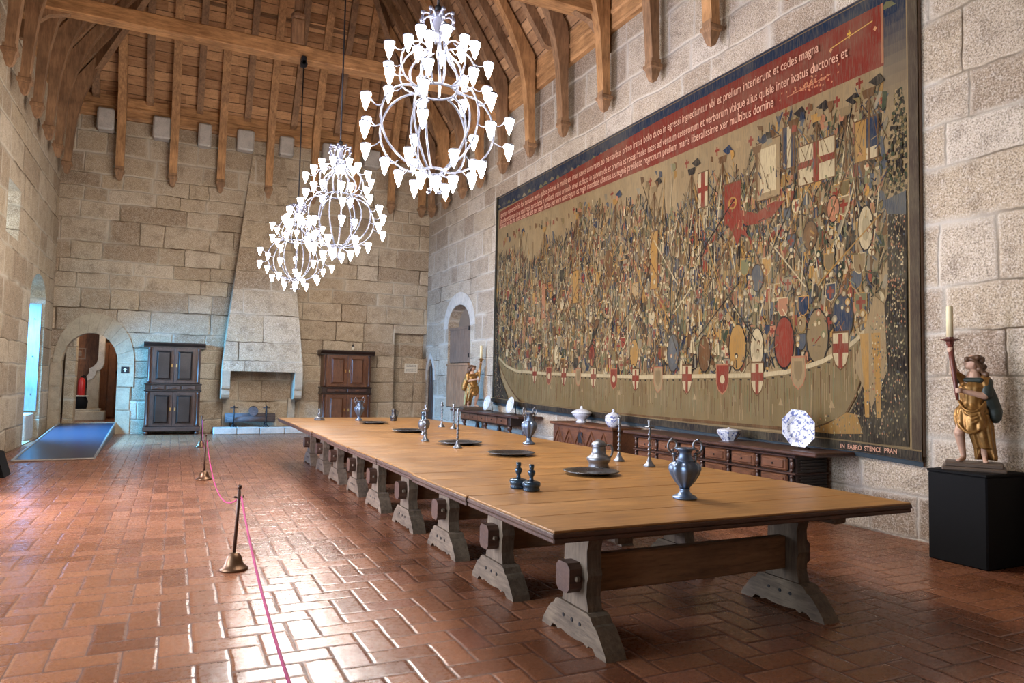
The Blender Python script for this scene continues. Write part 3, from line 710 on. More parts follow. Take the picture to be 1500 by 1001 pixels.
for p, lb, h, mt, dr in (((3.84, 5.71), 'tall thin candlestick standing just right of the squat jug', .41, 'pewter', .02), ((3.86, 5.26), 'tall candlestick with a wide drip pan between the squat jug and the large vase', .41, 'pewter', .045),
     ((2.80, 7.26), 'tall candlestick standing in front of a plate, middle of the table', .43, 'pewter', .018), ((2.73, 8.15), 'candlestick standing in front of the teal-necked flagon', .44, 'pewter', .04),
     ((3.81, 10.59), 'left one of the two far candlesticks below the shuttered window', .39, 'pewter', .03), ((3.83, 10.12), 'right one of the two far candlesticks below the shuttered window, half behind the front one', .38, 'pewter', .04)):
    candlestick(lb, h, mt, dr).location = (*p, TH)
for p, lb in (((2.18, 4.47), 'left and farther one of the pair of short blue-grey candlesticks'), ((2.21, 4.33), 'right and nearer one of the pair of short blue-grey candlesticks')):
    short_stick(lb).location = (*p, TH)
for p, lb, r in (((3.07, 4.96), 'nearest round dark plate, in front of the squat jug', .225), ((3.07, 6.47), 'second round dark plate from the camera, left of the squat jug', .235), ((3.01, 7.72), 'third dark plate, half behind the tall front candlestick', .25), ((3.01, 9.68), 'dark plate left of the teal-necked flagon', .24), ((2.98, 11.54), 'farthest dark plate, just in front of the small dark jug', .24)):
    plate(lb, r).location = (*p, TH)
tankard('squat grey pewter jug with a bulging base behind the nearest plate', 1.02).location = (3.38, 5.34, TH)
for o_ in COL.objects:
    if o_.get('label', '').startswith('squat grey'): o_.scale = (1.45, 1.45, 1.03); o_.rotation_euler.z = -.5
j = tankard('small dark jug near the far end of the table', .93, 'pewter_dark'); j.location = (3.53, 12.3, TH)
j = thing('flagon', 'round-bellied flagon with a blue-green neck behind a candlestick', 'jug', (3.05, 9.17, TH))
MB().lathe([(.045, 0), (.05, .01), (.03, .03), (.04, .06), (.075, .10), (.085, .15), (.07, .19), (.045, .205)], 20, flute=8, fl=.08).build('belly', M['pewter'], j)
MB().lathe([(.045, .20), (.040, .21), (.038, .27), (.045, .29), (.05, .30), (.02, .31)], 18).build('neck', M['teal'], j)
j = thing('inkstand', 'small dark standish with a candle holder at the far left corner of the table', 'inkstand', (2.29, 12.55, TH))
MB().lathe([(.09, 0), (.095, .012), (.08, .03), (.085, .05), (.06, .06)], 8, smooth=False).build('tray', M['pewter'], j)
MB().lathe([(.03, .06), (.025, .08), (.035, .10), (.03, .13), (.012, .14), (.02, .16), (.022, .20), (.01, .2)], 12).build('stem', M['pewter'], j)

# ------------------------------------------------------------------ furniture by the right wall
def turned_leg(x, y, z0, z1, r, mat, parent, name='leg'):
    h = z1-z0; p = [(r*.6, 0), (r, .04), (r, .10), (r*.55, .14), (r*.8, .22), (r*1.15, .45), (r*1.2, .6), (r*.8, .78), (r*.5, .84), (r*.9, .88), (r*.9, 1.)]
    return MB().lathe([(a, z0+b_*h) for a, b_ in p], 14, c=(x, y, 0)).build(name, M[mat], parent)
# far table with drawers
t = thing('carved_side_table', 'dark side table with a row of small drawers below the far statue', 'side table', (0, 0, 0))
MB().cham(6.18, 6.74, 12.75, 16.6, .765, .81, .008).build('top', M['walnut_y'], t)
MB().cham(6.27, 6.72, 13.3, 16.1, .58, .764, .006).build('frame', M['black_wood'], t)
for i in range(5):
    y0 = 13.42+i*.53; d = MB().cham(6.245, 6.275, y0, y0+.49, .60, .75, .01).build('drawer', M['chestnut_y'], t); MB().ball((6.235, y0+.245, .675), .014, 8).build('knob', M['iron'], d)
for x in (6.32, 6.66):
    for y in (13.42, 14.7, 15.98): turned_leg(x, y, .0, .58, .055, 'walnut_z', t)
MB().box(6.66, 6.70, 13.35, 16.05, .12, .18).build('stretcher', M['walnut_y'], t)
# chest
t = thing('carved_chest', 'reddish-brown chest with a carved front, under the two lidded tureens', 'chest', (0, 0, 0))
MB().cham(6.17, 6.74, 9.38, 11.42, .765, .81, .01).build('lid', M['chestnut_y'], t)
MB().cham(6.22, 6.72, 9.44, 11.36, .06, .764, .008).build('body', M['chestnut_y'], t)
b = MB(); b.cham(6.20, 6.73, 9.42, 11.38, 0, .08, .01); b.build('plinth', M['walnut_y'], t)
b = MB()
for i in range(5):
    y0 = 9.52+i*.365; c0 = y0+.17
    b.tube([(6.215, y0, .12), (6.215, y0, .45), (6.215, c0, .70), (6.215, y0+.34, .45), (6.215, y0+.34, .12)], .016, 6, smooth=False)
    b.tube([(6.217, c0-.09, .14), (6.217, c0-.09, .40), (6.217, c0, .58), (6.217, c0+.09, .40), (6.217, c0+.09, .14)], .010, 6, smooth=False)
b.build('carved_front', M['chestnut_z'], t)
MB().cham(6.205, 6.212, 10.33, 10.47, .5, .68, .002).build('lock_plate', M['iron'], t)
# near commode
t = thing('drawer_credenza', 'long dark credenza with two rows of moulded drawers below the tapestry', 'credenza', (0, 0, 0))
MB().cham(6.14, 6.74, 5.46, 9.05, .765, .81, .012).build('top', M['walnut_y'], t)
MB().cham(6.25, 6.72, 5.82, 8.85, .36, .764, .006).build('carcass', M['black_wood'], t)
b = MB()
for z in (.355, .545, .735): b.cham(6.205, 6.73, 5.80, 8.87, z-.010, z+.012, .006)
b.build('mouldings', M['walnut_y'], t)
ys = [5.93+i*.487 for i in range(7)]
for i in range(6):
    for z0, z1 in ((.375, .53), (.565, .72)):
        d = MB().cham(6.215, 6.255, ys[i], ys[i]+.40, z0, z1, .018).build('drawer', M['chestnut_y'], t)
        MB().cham(6.203, 6.22, ys[i]+.04, ys[i]+.36, z0+.03, z1-.03, .008).build('raised_panel', M['chestnut_y'], d)
        MB().ball((6.20, ys[i]+.2, (z0+z1)/2), .012, 8).build('knob', M['iron'], d)
for y in [5.86]+[q+.444 for q in ys[:-1]]:
    for z in (.455, .64):
        b = MB(); b.ball((6.225, y, z), .035, 10, (.7, .8, 1.5)); b.ball((6.22, y, z+.06), .022, 8); b.ball((6.22, y, z-.06), .022, 8); b.build('carved_post', M['walnut_z'], t)
b = MB()
for k in range(4): b.box(6.30, 6.70, 5.808-.012, 5.82, .40+k*.035, .412+k*.035); b.box(6.30, 6.70, 5.808-.012, 5.82, .58+k*.035, .592+k*.035)
b.build('end_flutes', M['black_wood'], t)
for x in (6.33, 6.64):
    for y in (5.92, 7.3, 8.75): turned_leg(x, y, .0, .345, .05, 'walnut_z', t)
for x0, x1, y0, y1 in ((6.31, 6.35, 5.92, 8.75), (6.62, 6.66, 5.92, 8.75)): MB().box(x0, x1, y0, y1, .10, .14).build('stretcher', M['walnut_y'], t)
# porcelain
t = thing('octagonal_dish', 'blue and white octagonal dish leaning upright on the long credenza', 'dish', (6.42, 5.94, .81), 0)
MT = Matrix.Translation((0, 0, .225)) @ Matrix.Rotation(.45, 4, 'Z') @ Matrix.Rotation(-PI/2+.28, 4, 'Y')
MB().lathe([(.001, .0), (.12, .0), (.15, .02), (.215, .03), (.217, .036), (.15, .028), (.12, .010), (.001, .008)], 8, M4=MT @ Matrix.Rotation(PI/8, 4, 'Z') @ Matrix.Diagonal((1.08, .86, 1, 1)), smooth=False).build('dish', M['porc'], t)
b = MB(); b.tube([(.10, -.06, 0), (.05, -.03, .03), (-.02, .0, .025)], .008, 6); b.tube([(.10, .08, 0), (.05, .05, .03), (-.02, .03, .025)], .008, 6); b.tube([(.10, .0, .0), (.09, .0, .25)], .008, 6); b.build('stand', M['black_wood'], t)
t = thing('porcelain_bowl', 'round blue and white covered bowl at the middle of the long credenza', 'bowl', (6.40, 7.05, .81)); t.scale = (1.15, 1.15, 1.)
MB().lathe([(.07, 0), (.075, .012), (.10, .05), (.125, .10), (.13, .125), (.122, .128)], 8, smooth=False).build('bowl', M['porc'], t)
MB().lathe([(.128, .127), (.12, .14), (.07, .15), (.02, .155), (.014, .165), (.001, .17)], 24).build('lid', M['porc_w'], t)
def tureen(lb, p, s=1., handles=True):
    t = thing('lidded_tureen', lb, 'tureen', (*p, .81), .3, 'lidded tureens on the carved chest')
    MB().lathe([(.085, 0), (.09, .015), (.06, .04), (.09, .07), (.14, .115), (.155, .15)], 32, flute=16, fl=.05).build('bowl', M['porc_w'], t)
    MB().lathe([(.170, .15), (.172, .158), (.13, .19), (.07, .215), (.03, .225), (.018, .235), (.026, .25), (.015, .265), (.001, .27)], 32).build('lid', M['porc_w'], t)
    t.scale = (s,)*3; return t
tureen('wide lidded tureen, left one of the two on the carved chest', (6.5, 10.85), 1.08)
t = thing('lidded_tureen', 'rounder blue and white lidded tureen, right one of the two on the carved chest', 'tureen', (6.38, 9.66, .81), 0, 'lidded tureens on the carved chest')
MB().lathe([(.075, 0), (.09, .02), (.12, .06), (.135, .10), (.13, .145), (.12, .155)], 24).build('bowl', M['porc'], t)
MB().lathe([(.135, .155), (.125, .18), (.08, .215), (.03, .235), (.016, .245), (.026, .262), (.012, .285), (.001, .29)], 24).build('lid', M['porc'], t)
for (y, lb, s) in ((15.0, 'farther small decorated plate on a stand, beside the far statue', 1.), (13.75, 'nearer small decorated plate on a stand, under the tapestry corner', 1.)):
    t = thing('display_plate', lb, 'plate', (6.50, y, .81), 0, 'plates on stands on the far side table')
    MT = Matrix.Translation((0, 0, .19)) @ Matrix.Rotation(.0, 4, 'Z') @ Matrix.Rotation(-PI/2+.25, 4, 'Y')
    MB().lathe([(.001, 0), (.11, 0), (.13, .02), (.175, .03), (.175, .036), (.13, .028), (.11, .01), (.001, .008)], 24, M4=MT).build('dish', M['porc_w'], t)
    b = MB(); b.tube([(.12, 0, 0), (.06, 0, .03), (-.03, 0, .02)], .01, 6); b.tube([(.12, 0, 0), (.08, 0, .3)], .01, 6); b.build('stand', M['black_wood'], t)
# ------------------------------------------------------------------ cabinets on the back wall
def cabinet(name, label, x, w, h, mt, d=.50, style=0):
    t = thing(name, label, 'cabinet', (x, YB-.55, 0)); W = w/2; a = 'walnut' if mt == 0 else 'chestnut'
    zm = h*.47; zf = h*.54; f0 = -.5*.0
    for sx in (-1, 1):
        for y in (.06, d-.06): MB().lathe([(.03, 0), (.055, .02), (.055, .06), (.035, .09)], 12, c=(sx*(W-.09), y, 0)).build('foot', M[a+'_z'], t)
    MB().cham(-W+.01, W-.01, 0, d, .085, .20, .012).build('plinth', M[a+'_x'], t)
    MB().cham(-W+.04, W-.04, .03, d, .20, zm, .004).build('lower_case', M[a+'_z'], t)
    MB().cham(-W+.01, W-.01, .0, d, zm-.01, zm+.03, .01).build('moulding', M['black_wood'], t)
    MB().cham(-W+.03, W-.03, .02, d, zm+.03, zf, .004).build('frieze', M['black_wood'], t)
    MB().cham(-W+.01, W-.01, .0, d, zf-.005, zf+.035, .01).build('moulding', M['black_wood'], t)
    MB().cham(-W+.06, W-.06, .03, d, zf+.035, h-.12, .004).build('upper_case', M[a+'_z'], t)
    b = MB().prism([(.02, h-.13), (.02, h-.10), (-.01, h-.085), (-.03, h-.06), (-.07, h-.04), (-.075, h-.01), (-.075, h), (d, h), (d, h-.13)], -W-.04, W+.04, 'x'); b.build('cornice', M['black_wood'], t)
    for z0, z1, ins in ((.21, zm-.02, .16), (zf+.045, h-.135, .18)):
        for sx in (-1, 1):
            xa, xb = (-W+ins, -.004) if sx < 0 else (.004, W-ins)
            dr = MB().cham(xa, xb, .005, .032, z0, z1, .004).build('door', M[a+'_z'], t)
            cx_, cz = (xa+xb)/2, (z0+z1)/2; pw, ph = (xb-xa)*.26, (z1-z0)*.36
            MB().add([(cx_-pw-.03, .004, cz-ph-.03), (cx_+pw+.03, .004, cz-ph-.03), (cx_+pw+.03, .004, cz+ph+.03), (cx_-pw-.03, .004, cz+ph+.03),
                (cx_-pw, -.03, cz-ph), (cx_+pw, -.03, cz-ph), (cx_+pw, -.03, cz+ph), (cx_-pw, -.03, cz+ph)], [(0,1,5,4),(1,2,6,5),(2,3,7,6),(3,0,4,7),(4,5,6,7)]).build('raised_panel', M[a+'_z'] if style else M['black_wood'], dr)
            b = MB()
            for q in ((cx_-pw-.045, cx_+pw+.045, cz-ph-.05, cz-ph-.03), (cx_-pw-.045, cx_+pw+.045, cz+ph+.03, cz+ph+.05)): b.cham(q[0], q[1], -.008, .006, q[2], q[3], .004)
            for q in (cx_-pw-.05, cx_+pw+.03): b.cham(q, q+.02, -.008, .006, cz-ph-.05, cz+ph+.05, .004)
            b.build('panel_moulding', M['black_wood'] if not style else M[a+'_z'], dr)
            MB().cham(-sx*.0+sx*.035-.016+sx*.02, sx*.035+.016+sx*.02, -.006, .005, cz-.04, cz+.04, .003).build('key_plate', M['brass'], dr)
            MB().lathe([(.035, z0), (.035, z0+.05), (.022, z0+.07), (.028, (z0+z1)/2), (.022, z1-.07), (.035, z1-.05), (.035, z1)], 12, c=(sx*(W-ins/2-.015), .03, 0)).build('half_column', M['walnut_z'], t)
    n = 3 if style == 0 else 2
    for i in range(n):
        a0 = -W+.14+i*(w-.28)/n; b = MB().cham(a0+.02, a0+(w-.28)/n-.02, .0, .03, zm+.045, zf-.015, .012); dd = b.build('drawer', M['walnut_x'], t)
        MB().ball(((a0+a0+(w-.28)/n)/2, -.01, (zm+zf)/2+.01), .02, 10, (3.2, .7, .8)).build('carved_boss', M[a+'_x'], dd)
    return t
cabinet('panelled_cabinet', 'tall dark two-stage cabinet with four panelled doors, left of the fireplace', -.005, 1.33, 2.31, 0)
cabinet('panelled_cabinet', 'tall reddish-brown two-stage cabinet behind the table, right of the fireplace', 4.34, 1.42, 2.27, 1, style=1)
# ------------------------------------------------------------------ stanchions and ropes
def stanchion(lb, p, ln=(0, 0)):
    t = thing('rope_stanchion', lb, 'stanchion', (*p, 0), 0, 'rope stanchions on the tiled floor')
    MB().lathe([(.105, 0), (.108, .012), (.10, .022), (.082, .035), (.068, .055), (.06, .085), (.05, .11), (.03, .128), (.018, .135)], 24).build('bell_base', M['bronze'], t)
    MB().tube([(0, 0, .13), (ln[0]*.5, ln[1]*.5, .38), (ln[0], ln[1], .63)], .013, 10).build('post', M['bronze_dark'], t)
    MB().lathe([(.015, .625), (.018, .635), (.012, .65), (.001, .655)], 10, c=(ln[0], ln[1], 0)).build('cap', M['bronze_dark'], t)
    b = MB().tube(smooth_path([(0, 0, .555), (.03, -.005, .545), (.045, -.01, .555), (.048, -.01, .57)], 3), .006, 6); b.tube([(-.0, 0, .555), (-.02, .0, .56)], .008, 6)
    b.build('hook', M['bronze_dark'], t); return t
stanchion('nearest bronze rope stanchion with a bell-shaped base', (.48, 5.99), (.02, 0))
stanchion('second bronze rope stanchion, left of the far end of the tables', (.45, 11.26))
stanchion('farthest bronze rope stanchion, near the left cabinet', (.57, 16.41))
def rope(lb, a, b_, sag, r=.006):
    n = 24; P = []
    for i in range(n+1):
        t_ = i/n; P.append(Vector(a).lerp(Vector(b_), t_)-Vector((0, 0, sag*4*t_*(1-t_))))
    return tag(MB().tube(P, r, 8).build('barrier_rope', M['rope']), lb, 'rope', 'magenta barrier ropes')
rope('magenta rope running from the nearest stanchion towards the camera and out of the frame', (.515, 5.97, .56), (.38, .7, .58), .21, .0075)
rope('thin magenta rope sagging between the nearest and the second stanchion', (.51, 6.0, .56), (.47, 11.24, .56), .34)
rope('thin magenta rope sagging between the second and the farthest stanchion', (.46, 11.28, .56), (.58, 16.38, .56), .30)
# ------------------------------------------------------------------ chandeliers
def shade_mb(b, c, r=.048, h=.15):
    b.lathe([(.001, -h), (r*.25, -h*.88), (r*.58, -h*.58), (r*.86, -h*.25), (r*1.0, -h*.04), (r*.93, 0), (r*.35, .004), (.001, .005)], 12, c=c)
def chandelier(label, p, ztop):
    """p: centre; local z measured from the bottom finial at 0, crown at 1.70"""
    t = thing('silver_chandelier', label, 'chandelier', p, 0, 'chandeliers hanging down the middle of the hall')
    N = 7
    b = MB()
    for k in range(8):
        a = 2*PI*k/8; c, s = 1.3*math.cos(a), 1.3*math.sin(a)
        b.tube(smooth_path([(c*.03, s*.03, 1.66), (c*.09, s*.09, 1.69), (c*.12, s*.12, 1.63), (c*.10, s*.10, 1.55), (c*.06, s*.06, 1.50)], 3), .010, 6); b.ball((c*.115, s*.115, 1.68), .022, 8); b.ball((c*.125, s*.125, 1.60), .018, 8)
    b.lathe([(.02, 1.72), (.05, 1.71), (.06, 1.68), (.04, 1.66), (.05, 1.5), (.07, 1.48), (.05, 1.45), (.02, 1.45)], 12)
    b.build('crown', M['crown'], t)
    for r, z, nm in ((.19, .955, 'waist_ring'), (.11, .20, 'lower_ring')):
        MB().tube([(r*math.cos(2*PI*k/24), r*math.sin(2*PI*k/24), z) for k in range(24)], .012, 6, closed=True).build(nm, M['silver'], t)
    for k in range(N):
        a = 2*PI*k/N+.2; c, s = math.cos(a), math.sin(a)
        up = [(.07, 1.50), (.085, 1.38), (.13, 1.28), (.21, 1.20), (.245, 1.10), (.22, 1.0), (.18, .955)]
        lo = [(.18, .955), (.27, .90), (.33, .76), (.33, .60), (.26, .42), (.15, .26), (.07, .18), (.035, .10), (.035, .03), (.06, .0), (.085, .02)]
        MB().tube(smooth_path([(r*c, r*s, z) for r, z in up], 4), .012, 6).build('rib', M['silver'], t)
        if k % 2 == 0: MB().tube(smooth_path([(r*c, r*s, z) for r, z in lo], 3), .011, 6).build('rib', M['silver'], t)
        a += PI/N; c, s = math.cos(a), math.sin(a)
        o1 = [(.10, 1.36), (.20, 1.38), (.32, 1.30), (.37, 1.16), (.33, 1.02), (.22, .955)]
        o2 = [(.19, .955), (.34, .93), (.47, .84), (.54, .70), (.55, .55), (.48, .38), (.34, .26), (.20, .20), (.11, .20)]
        MB().tube(smooth_path([(r*c, r*s, z) for r, z in o1], 3), .009, 6).build('scroll', M['silver'], t)
        MB().tube(smooth_path([(r*c, r*s, z) for r, z in o2], 3), .010, 6).build('scroll', M['silver'], t)
    rings = [(7, .27, 1.455, .16, 1.40, .0), (7, .49, 1.275, .33, 1.27, .5), (7, .48, 1.035, .34, 1.03, .5), (7, .70, .755, .53, .71, .5), (7, .70, .50, .55, .52, .5), (7, .45, .27, .33, .27, .1), (4, .21, .125, .10, .16, .3)]
    for n, rs, zs, ra, za, off in rings:
        for k in range(n):
            a = 2*PI*(k+off)/n+.2; c, s = math.cos(a), math.sin(a)
            ar = MB().tube(smooth_path([(ra*c, ra*s, za), ((ra*.6+rs*.4)*c, (ra*.6+rs*.4)*s, za-.035), ((ra*.15+rs*.85)*c, (ra*.15+rs*.85)*s, zs-.01), (rs*c, rs*s, zs+.012)], 3), .006, 5)
            ar.lathe([(.02, .012), (.051, .006), (.052, -.004), (.045, -.006)], 12, c=(rs*c, rs*s, zs))
            ao = ar.build('arm', M['silver'], t)
            sb = MB(); shade_mb(sb, (rs*c, rs*s, zs-.004)); sb.build('lamp_shade', M['shade'], ao)
    rod = MB().tube([(0, 0, 1.70), (0, 0, ztop-p[2])], .012, 8); rod.ball((0, 0, 1.75), .035, 10); rod.build('suspension_rod', M['iron'], t)
    return t
c1 = chandelier('largest and nearest silver chandelier of many small lamps, in the middle top', (2.09, 6.2, 3.23), 7.98)
dup(c1, (2.09, 10.55, 3.25), .35, 'middle one of the three silver chandeliers hanging in a row')
dup(c1, (2.10, 14.60, 3.25), .8, 'farthest and lowest-looking silver chandelier, against the chimney hood')
t = thing('rod_pulley', 'black iron bracket under the long tie beam holding the farthest chandelier', 'bracket', (2.1, 14.60, 7.80))
MB().cham(-.05, .05, -.05, .13, 0, .20, .02).build('block', M['iron'], t); MB().lathe([(.07, -.03), (.07, .03)], 14, M4=Matrix.Translation((.0, -.02, .03)) @ Matrix.Rotation(PI/2, 4, 'X')).build('wheel', M['iron'], t)

# ------------------------------------------------------------------ tapestry (faces the room, slight relief by layer)
TXP = 6.735
class Weave:
    def __init__(s): s.b = MB(); s.g = {}
    def poly(s, pts, col):
        # each patch lies one thread above whatever it covers
        G = .04; ys_ = [p[0] for p in pts]; zs_ = [p[1] for p in pts]
        cells = [(i, j) for i in range(int(min(ys_)/G), int(max(ys_)/G)+1) for j in range(int(min(zs_)/G), int(max(zs_)/G)+1)]
        if len(pts) == 4 and len(cells) > 6:
            # keep only cells near the patch (long thin strokes)
            cx_, cz_ = sum(ys_)/4, sum(zs_)/4
            a_, c_ = Vector(pts[0]).lerp(Vector(pts[3]), .5), Vector(pts[1]).lerp(Vector(pts[2]), .5)
            w_ = (Vector(pts[0])-Vector(pts[3])).length/2+G*.75; d_ = c_-a_
            if d_.length > .1 and w_ < .06+G:
                def near(c):
                    q = Vector(((c[0]+.5)*G, (c[1]+.5)*G)); t_ = max(0, min(1, (q-a_).dot(d_)/d_.length_squared)); return (q-a_-d_*t_).length < w_
                cells = [c for c in cells if near(c)] or cells
        lv = max(s.g.get(c, 0) for c in cells)+1
        for c in cells: s.g[c] = lv
        s.mx = max(getattr(s, 'mx', 0), lv)
        x = TXP-.004-lv*.00012
        s.b.add([(x, y, z) for y, z in pts], [tuple(range(len(pts)))], col)
    def rect(s, y0, y1, z0, z1, col): s.poly([(y0, z0), (y0, z1), (y1, z1), (y1, z0)], col)
    def line(s, a, b_, w, col):
        d = Vector((b_[0]-a[0], b_[1]-a[1])); n = Vector((-d.y, d.x)).normalized()*w/2
        s.poly([(a[0]+n.x, a[1]+n.y), (b_[0]+n.x, b_[1]+n.y), (b_[0]-n.x, b_[1]-n.y), (a[0]-n.x, a[1]-n.y)], col)
    def oval(s, c, ry, rz, col, n=9, rot=0.):
        P = []
        for i in range(n):
            a = 2*PI*i/n; u, v = ry*math.cos(a), rz*math.sin(a); P.append((c[0]+u*math.cos(rot)-v*math.sin(rot), c[1]+u*math.sin(rot)+v*math.cos(rot)))
        s.poly(P, col)
    def cross(s, c, w, h, col, th=.28):
        s.rect(c[0]-w*th/2, c[0]+w*th/2, c[1]-h/2, c[1]+h/2, col); s.rect(c[0]-w/2, c[0]+w/2, c[1]-h*th/2+h*.08, c[1]+h*th/2+h*.08, col)
    def shield(s, c, w, h, col, edge=None):
        def P(k): return [(c[0]-w/2*k, c[1]+h/2*k), (c[0]+w/2*k, c[1]+h/2*k), (c[0]+w/2*k, c[1]-h*.1*k), (c[0]+w*.33*k, c[1]-h*.36*k), (c[0], c[1]-h/2*k), (c[0]-w*.33*k, c[1]-h*.36*k), (c[0]-w/2*k, c[1]-h*.1*k)]
        if edge: s.poly(P(1.12), edge)
        s.poly(P(1.), col)
R = random.Random(11)
W = Weave()
def jit(c, a=.15): k = 1+R.uniform(-a, a); return tuple(max(0, min(1, v*k)) for v in c)
tan = srgb(146, 127, 98); tan2 = srgb(126, 109, 82); olive = srgb(112, 98, 66); navy = srgb(34, 48, 74); redb = srgb(122, 50, 42); brown = srgb(96, 68, 44); dk = srgb(34, 30, 32); cream = srgb(182, 168, 138)
ochre = srgb(158, 122, 68); redc = srgb(122, 52, 42); slate = srgb(74, 80, 90); sage = srgb(108, 108, 80); rose = srgb(160, 110, 84); grey = srgb(132, 124, 108); green = srgb(52, 62, 48)
YL, YR_, ZT = 15.24, 4.68, 5.84
def zbot(y):
    P = [(4.68, .79), (5.4, .82), (8.37, .86), (12.84, .94), (15.24, 1.02)]
    for (a, za), (c, zc) in zip(P, P[1:]):
        if a <= y <= c: return za+(zc-za)*(y-a)/(c-a)
    return P[0][1] if y < 4.68 else P[-1][1]
# cloth ground
ysamp = [YR_+(YL-YR_)*i/60 for i in range(61)]
for a, c in zip(ysamp, ysamp[1:]):
    W.b.add([(TXP-.003, a, zbot(a)), (TXP-.003, c, zbot(c)), (TXP-.003, c, ZT), (TXP-.003, a, ZT)], [(0, 1, 2, 3)], tan)
for i in range(900):    # weave tone patches
    y = R.uniform(YR_+.3, YL-.15); z = R.uniform(1.6, 5.0); W.oval((y, z), R.uniform(.03, .15), R.uniform(.1, .4), jit(tan, .10), 7)
for i in range(60):
    y0 = R.uniform(5.1, 15); W.rect(y0, y0+R.uniform(.1, .5), 4.1, 4.98, jit(tan, .08))
# sky at the top right corner
for k in range(12):
    f = k/11; z = 5.6-k*.11; c = tuple(navy[i]*(1-f)+tan[i]*f for i in range(3)); W.rect(4.8, 5.08, z-.11, z, c)
# crowd
pal = [(tan2, 5), (brown, 4), (olive, 3), (slate, 2.6), (redc, 2), (ochre, 3), (cream, 1.6), (sage, 2.5), (rose, 2.2), (grey, 3), (navy, 2.0), (green, 2.0), (dk, 3.6), (tan, 3), (brown, 2)]
cs = [c for c, w in pal]; wt = [w for c, w in pal]
def pick(a=.2): return jit(R.choices(cs, wt)[0], a)
def topz(y): return 4.38+.25*math.sin(y*1.3)+.12*math.sin(y*4.1) + (.12 if y < 8 else 0)
def gun(y):
    P = [(5.1, 2.44), (5.25, 2.18), (5.5, 1.98), (5.9, 1.80), (6.4, 1.69), (6.9, 1.65), (9.4, 1.62), (12.6, 1.68), (14.0, 1.74), (14.5, 1.86), (14.9, 2.05)]
    if y <= P[0][0]: return P[0][1]
    for (a, za), (c, zc) in zip(P, P[1:]):
        if a <= y <= c: return za+(zc-za)*(y-a)/(c-a)
    return P[-1][1]
for i in range(8200):   # drapery, limbs and armour fragments
    y = R.uniform(5.05, 15.1); t0 = topz(y); z = gun(y)+(t0-gun(y))*R.random()**.85
    if R.random() < .25 and z > t0-.5: continue
    sc = 1.25-(z-1.6)*.14; h = R.uniform(.06, .26)*sc; w = R.uniform(.015, .06)*sc; c = pick(.28)
    q = R.random(); rt = R.gauss(0, .35)
    if q < .5:
        dy = math.sin(rt)*h; W.poly([(y, z), (y+w, z), (y+w*.7+dy, z+h), (y-w*.4+dy, z+h*.9)], c)
    elif q < .75: W.oval((y, z), w*.8, h*.45, c, 8, rt)
    else:
        a = R.uniform(-1.2, 1.2); W.line((y, z), (y+math.sin(a)*h*1.2, z+math.cos(a)*h*1.2), .012, c)
for i in range(4200):   # dark outlines between the figures
    y = R.uniform(5.08, 15.08); t0 = topz(y); z = gun(y)+(t0-gun(y))*R.random(); h = R.uniform(.05, .2); a = R.gauss(0, .5)
    W.line((y, z), (y+math.sin(a)*h, z+math.cos(a)*h), R.uniform(.008, .02), jit(R.choice([dk, dk, brown, green, navy, slate]), .3))
for i in range(950):    # little standing figures
    y = R.uniform(5.15, 15.05); z = gun(y)+(topz(y)-.3-gun(y))*R.random()**1.0; s_ = (1.15-(z-1.6)*.16)*R.uniform(.75, 1.15)
    c = pick(.25); c2 = pick(.25)
    W.poly([(y-.045*s_, z), (y+.05*s_, z), (y+.035*s_, z+.17*s_), (y-.035*s_, z+.17*s_)], c)
    W.poly([(y-.02*s_, z), (y+.005*s_, z), (y+.005*s_, z+.15*s_), (y-.015*s_, z+.16*s_)], c2)
    W.oval((y, z+.205*s_), .026*s_, .036*s_, jit(cream, .12), 7)
    W.poly([(y-.03*s_, z+.21*s_), (y+.03*s_, z+.21*s_), (y+.016*s_, z+.255*s_), (y-.012*s_, z+.262*s_)], pick(.2))
for i in range(520):    # spears, masts and poles
    y = R.uniform(5.2, 15.0); z = R.uniform(1.9, 3.9); L = R.uniform(.25, 1.0); a = R.gauss(0, .22)
    W.line((y, z), (y+math.sin(a)*L, min(z+math.cos(a)*L, 4.7)), R.uniform(.008, .016), jit(R.choice([cream, tan2, brown, ochre, dk]), .15))
for i in range(130):    # small shields
    y = R.uniform(5.3, 15.0); z = gun(y)+R.uniform(.05, 2.0); w = R.uniform(.08, .15)
    W.shield((y, z), w, w*1.5, pick(.15), jit(R.choice([cream, ochre, dk])))
    if R.random() < .4: W.cross((y, z), w*.8, w*1.1, redc)
for y, z, w, h, c in ((6.45, 2.05, .30, .62, redc), (5.95, 2.1, .30, .62, tan2), (6.9, 2.0, .22, .5, cream), (5.6, 2.3, .26, .5, navy), (7.9, 1.95, .24, .5, brown), (7.25, 2.02, .3, .6, ochre), (9.6, 2.0, .22, .45, ochre), (8.6, 1.98, .26, .55, slate), (10.9, 2.0, .18, .4, redc), (12.2, 2.05, .18, .4, cream),
        (5.30, 3.25, .18, .48, cream), (5.72, 3.55, .16, .3, rose), (6.05, 3.3, .2, .34, brown), (6.9, 2.9, .20, .34, slate)):
    W.oval((y, z), w/2*1.12, h/2*1.08, jit(dk), 14); W.oval((y, z), w/2, h/2, c, 14); W.oval((y, z), w*.28, h*.30, jit(c, .35), 12)
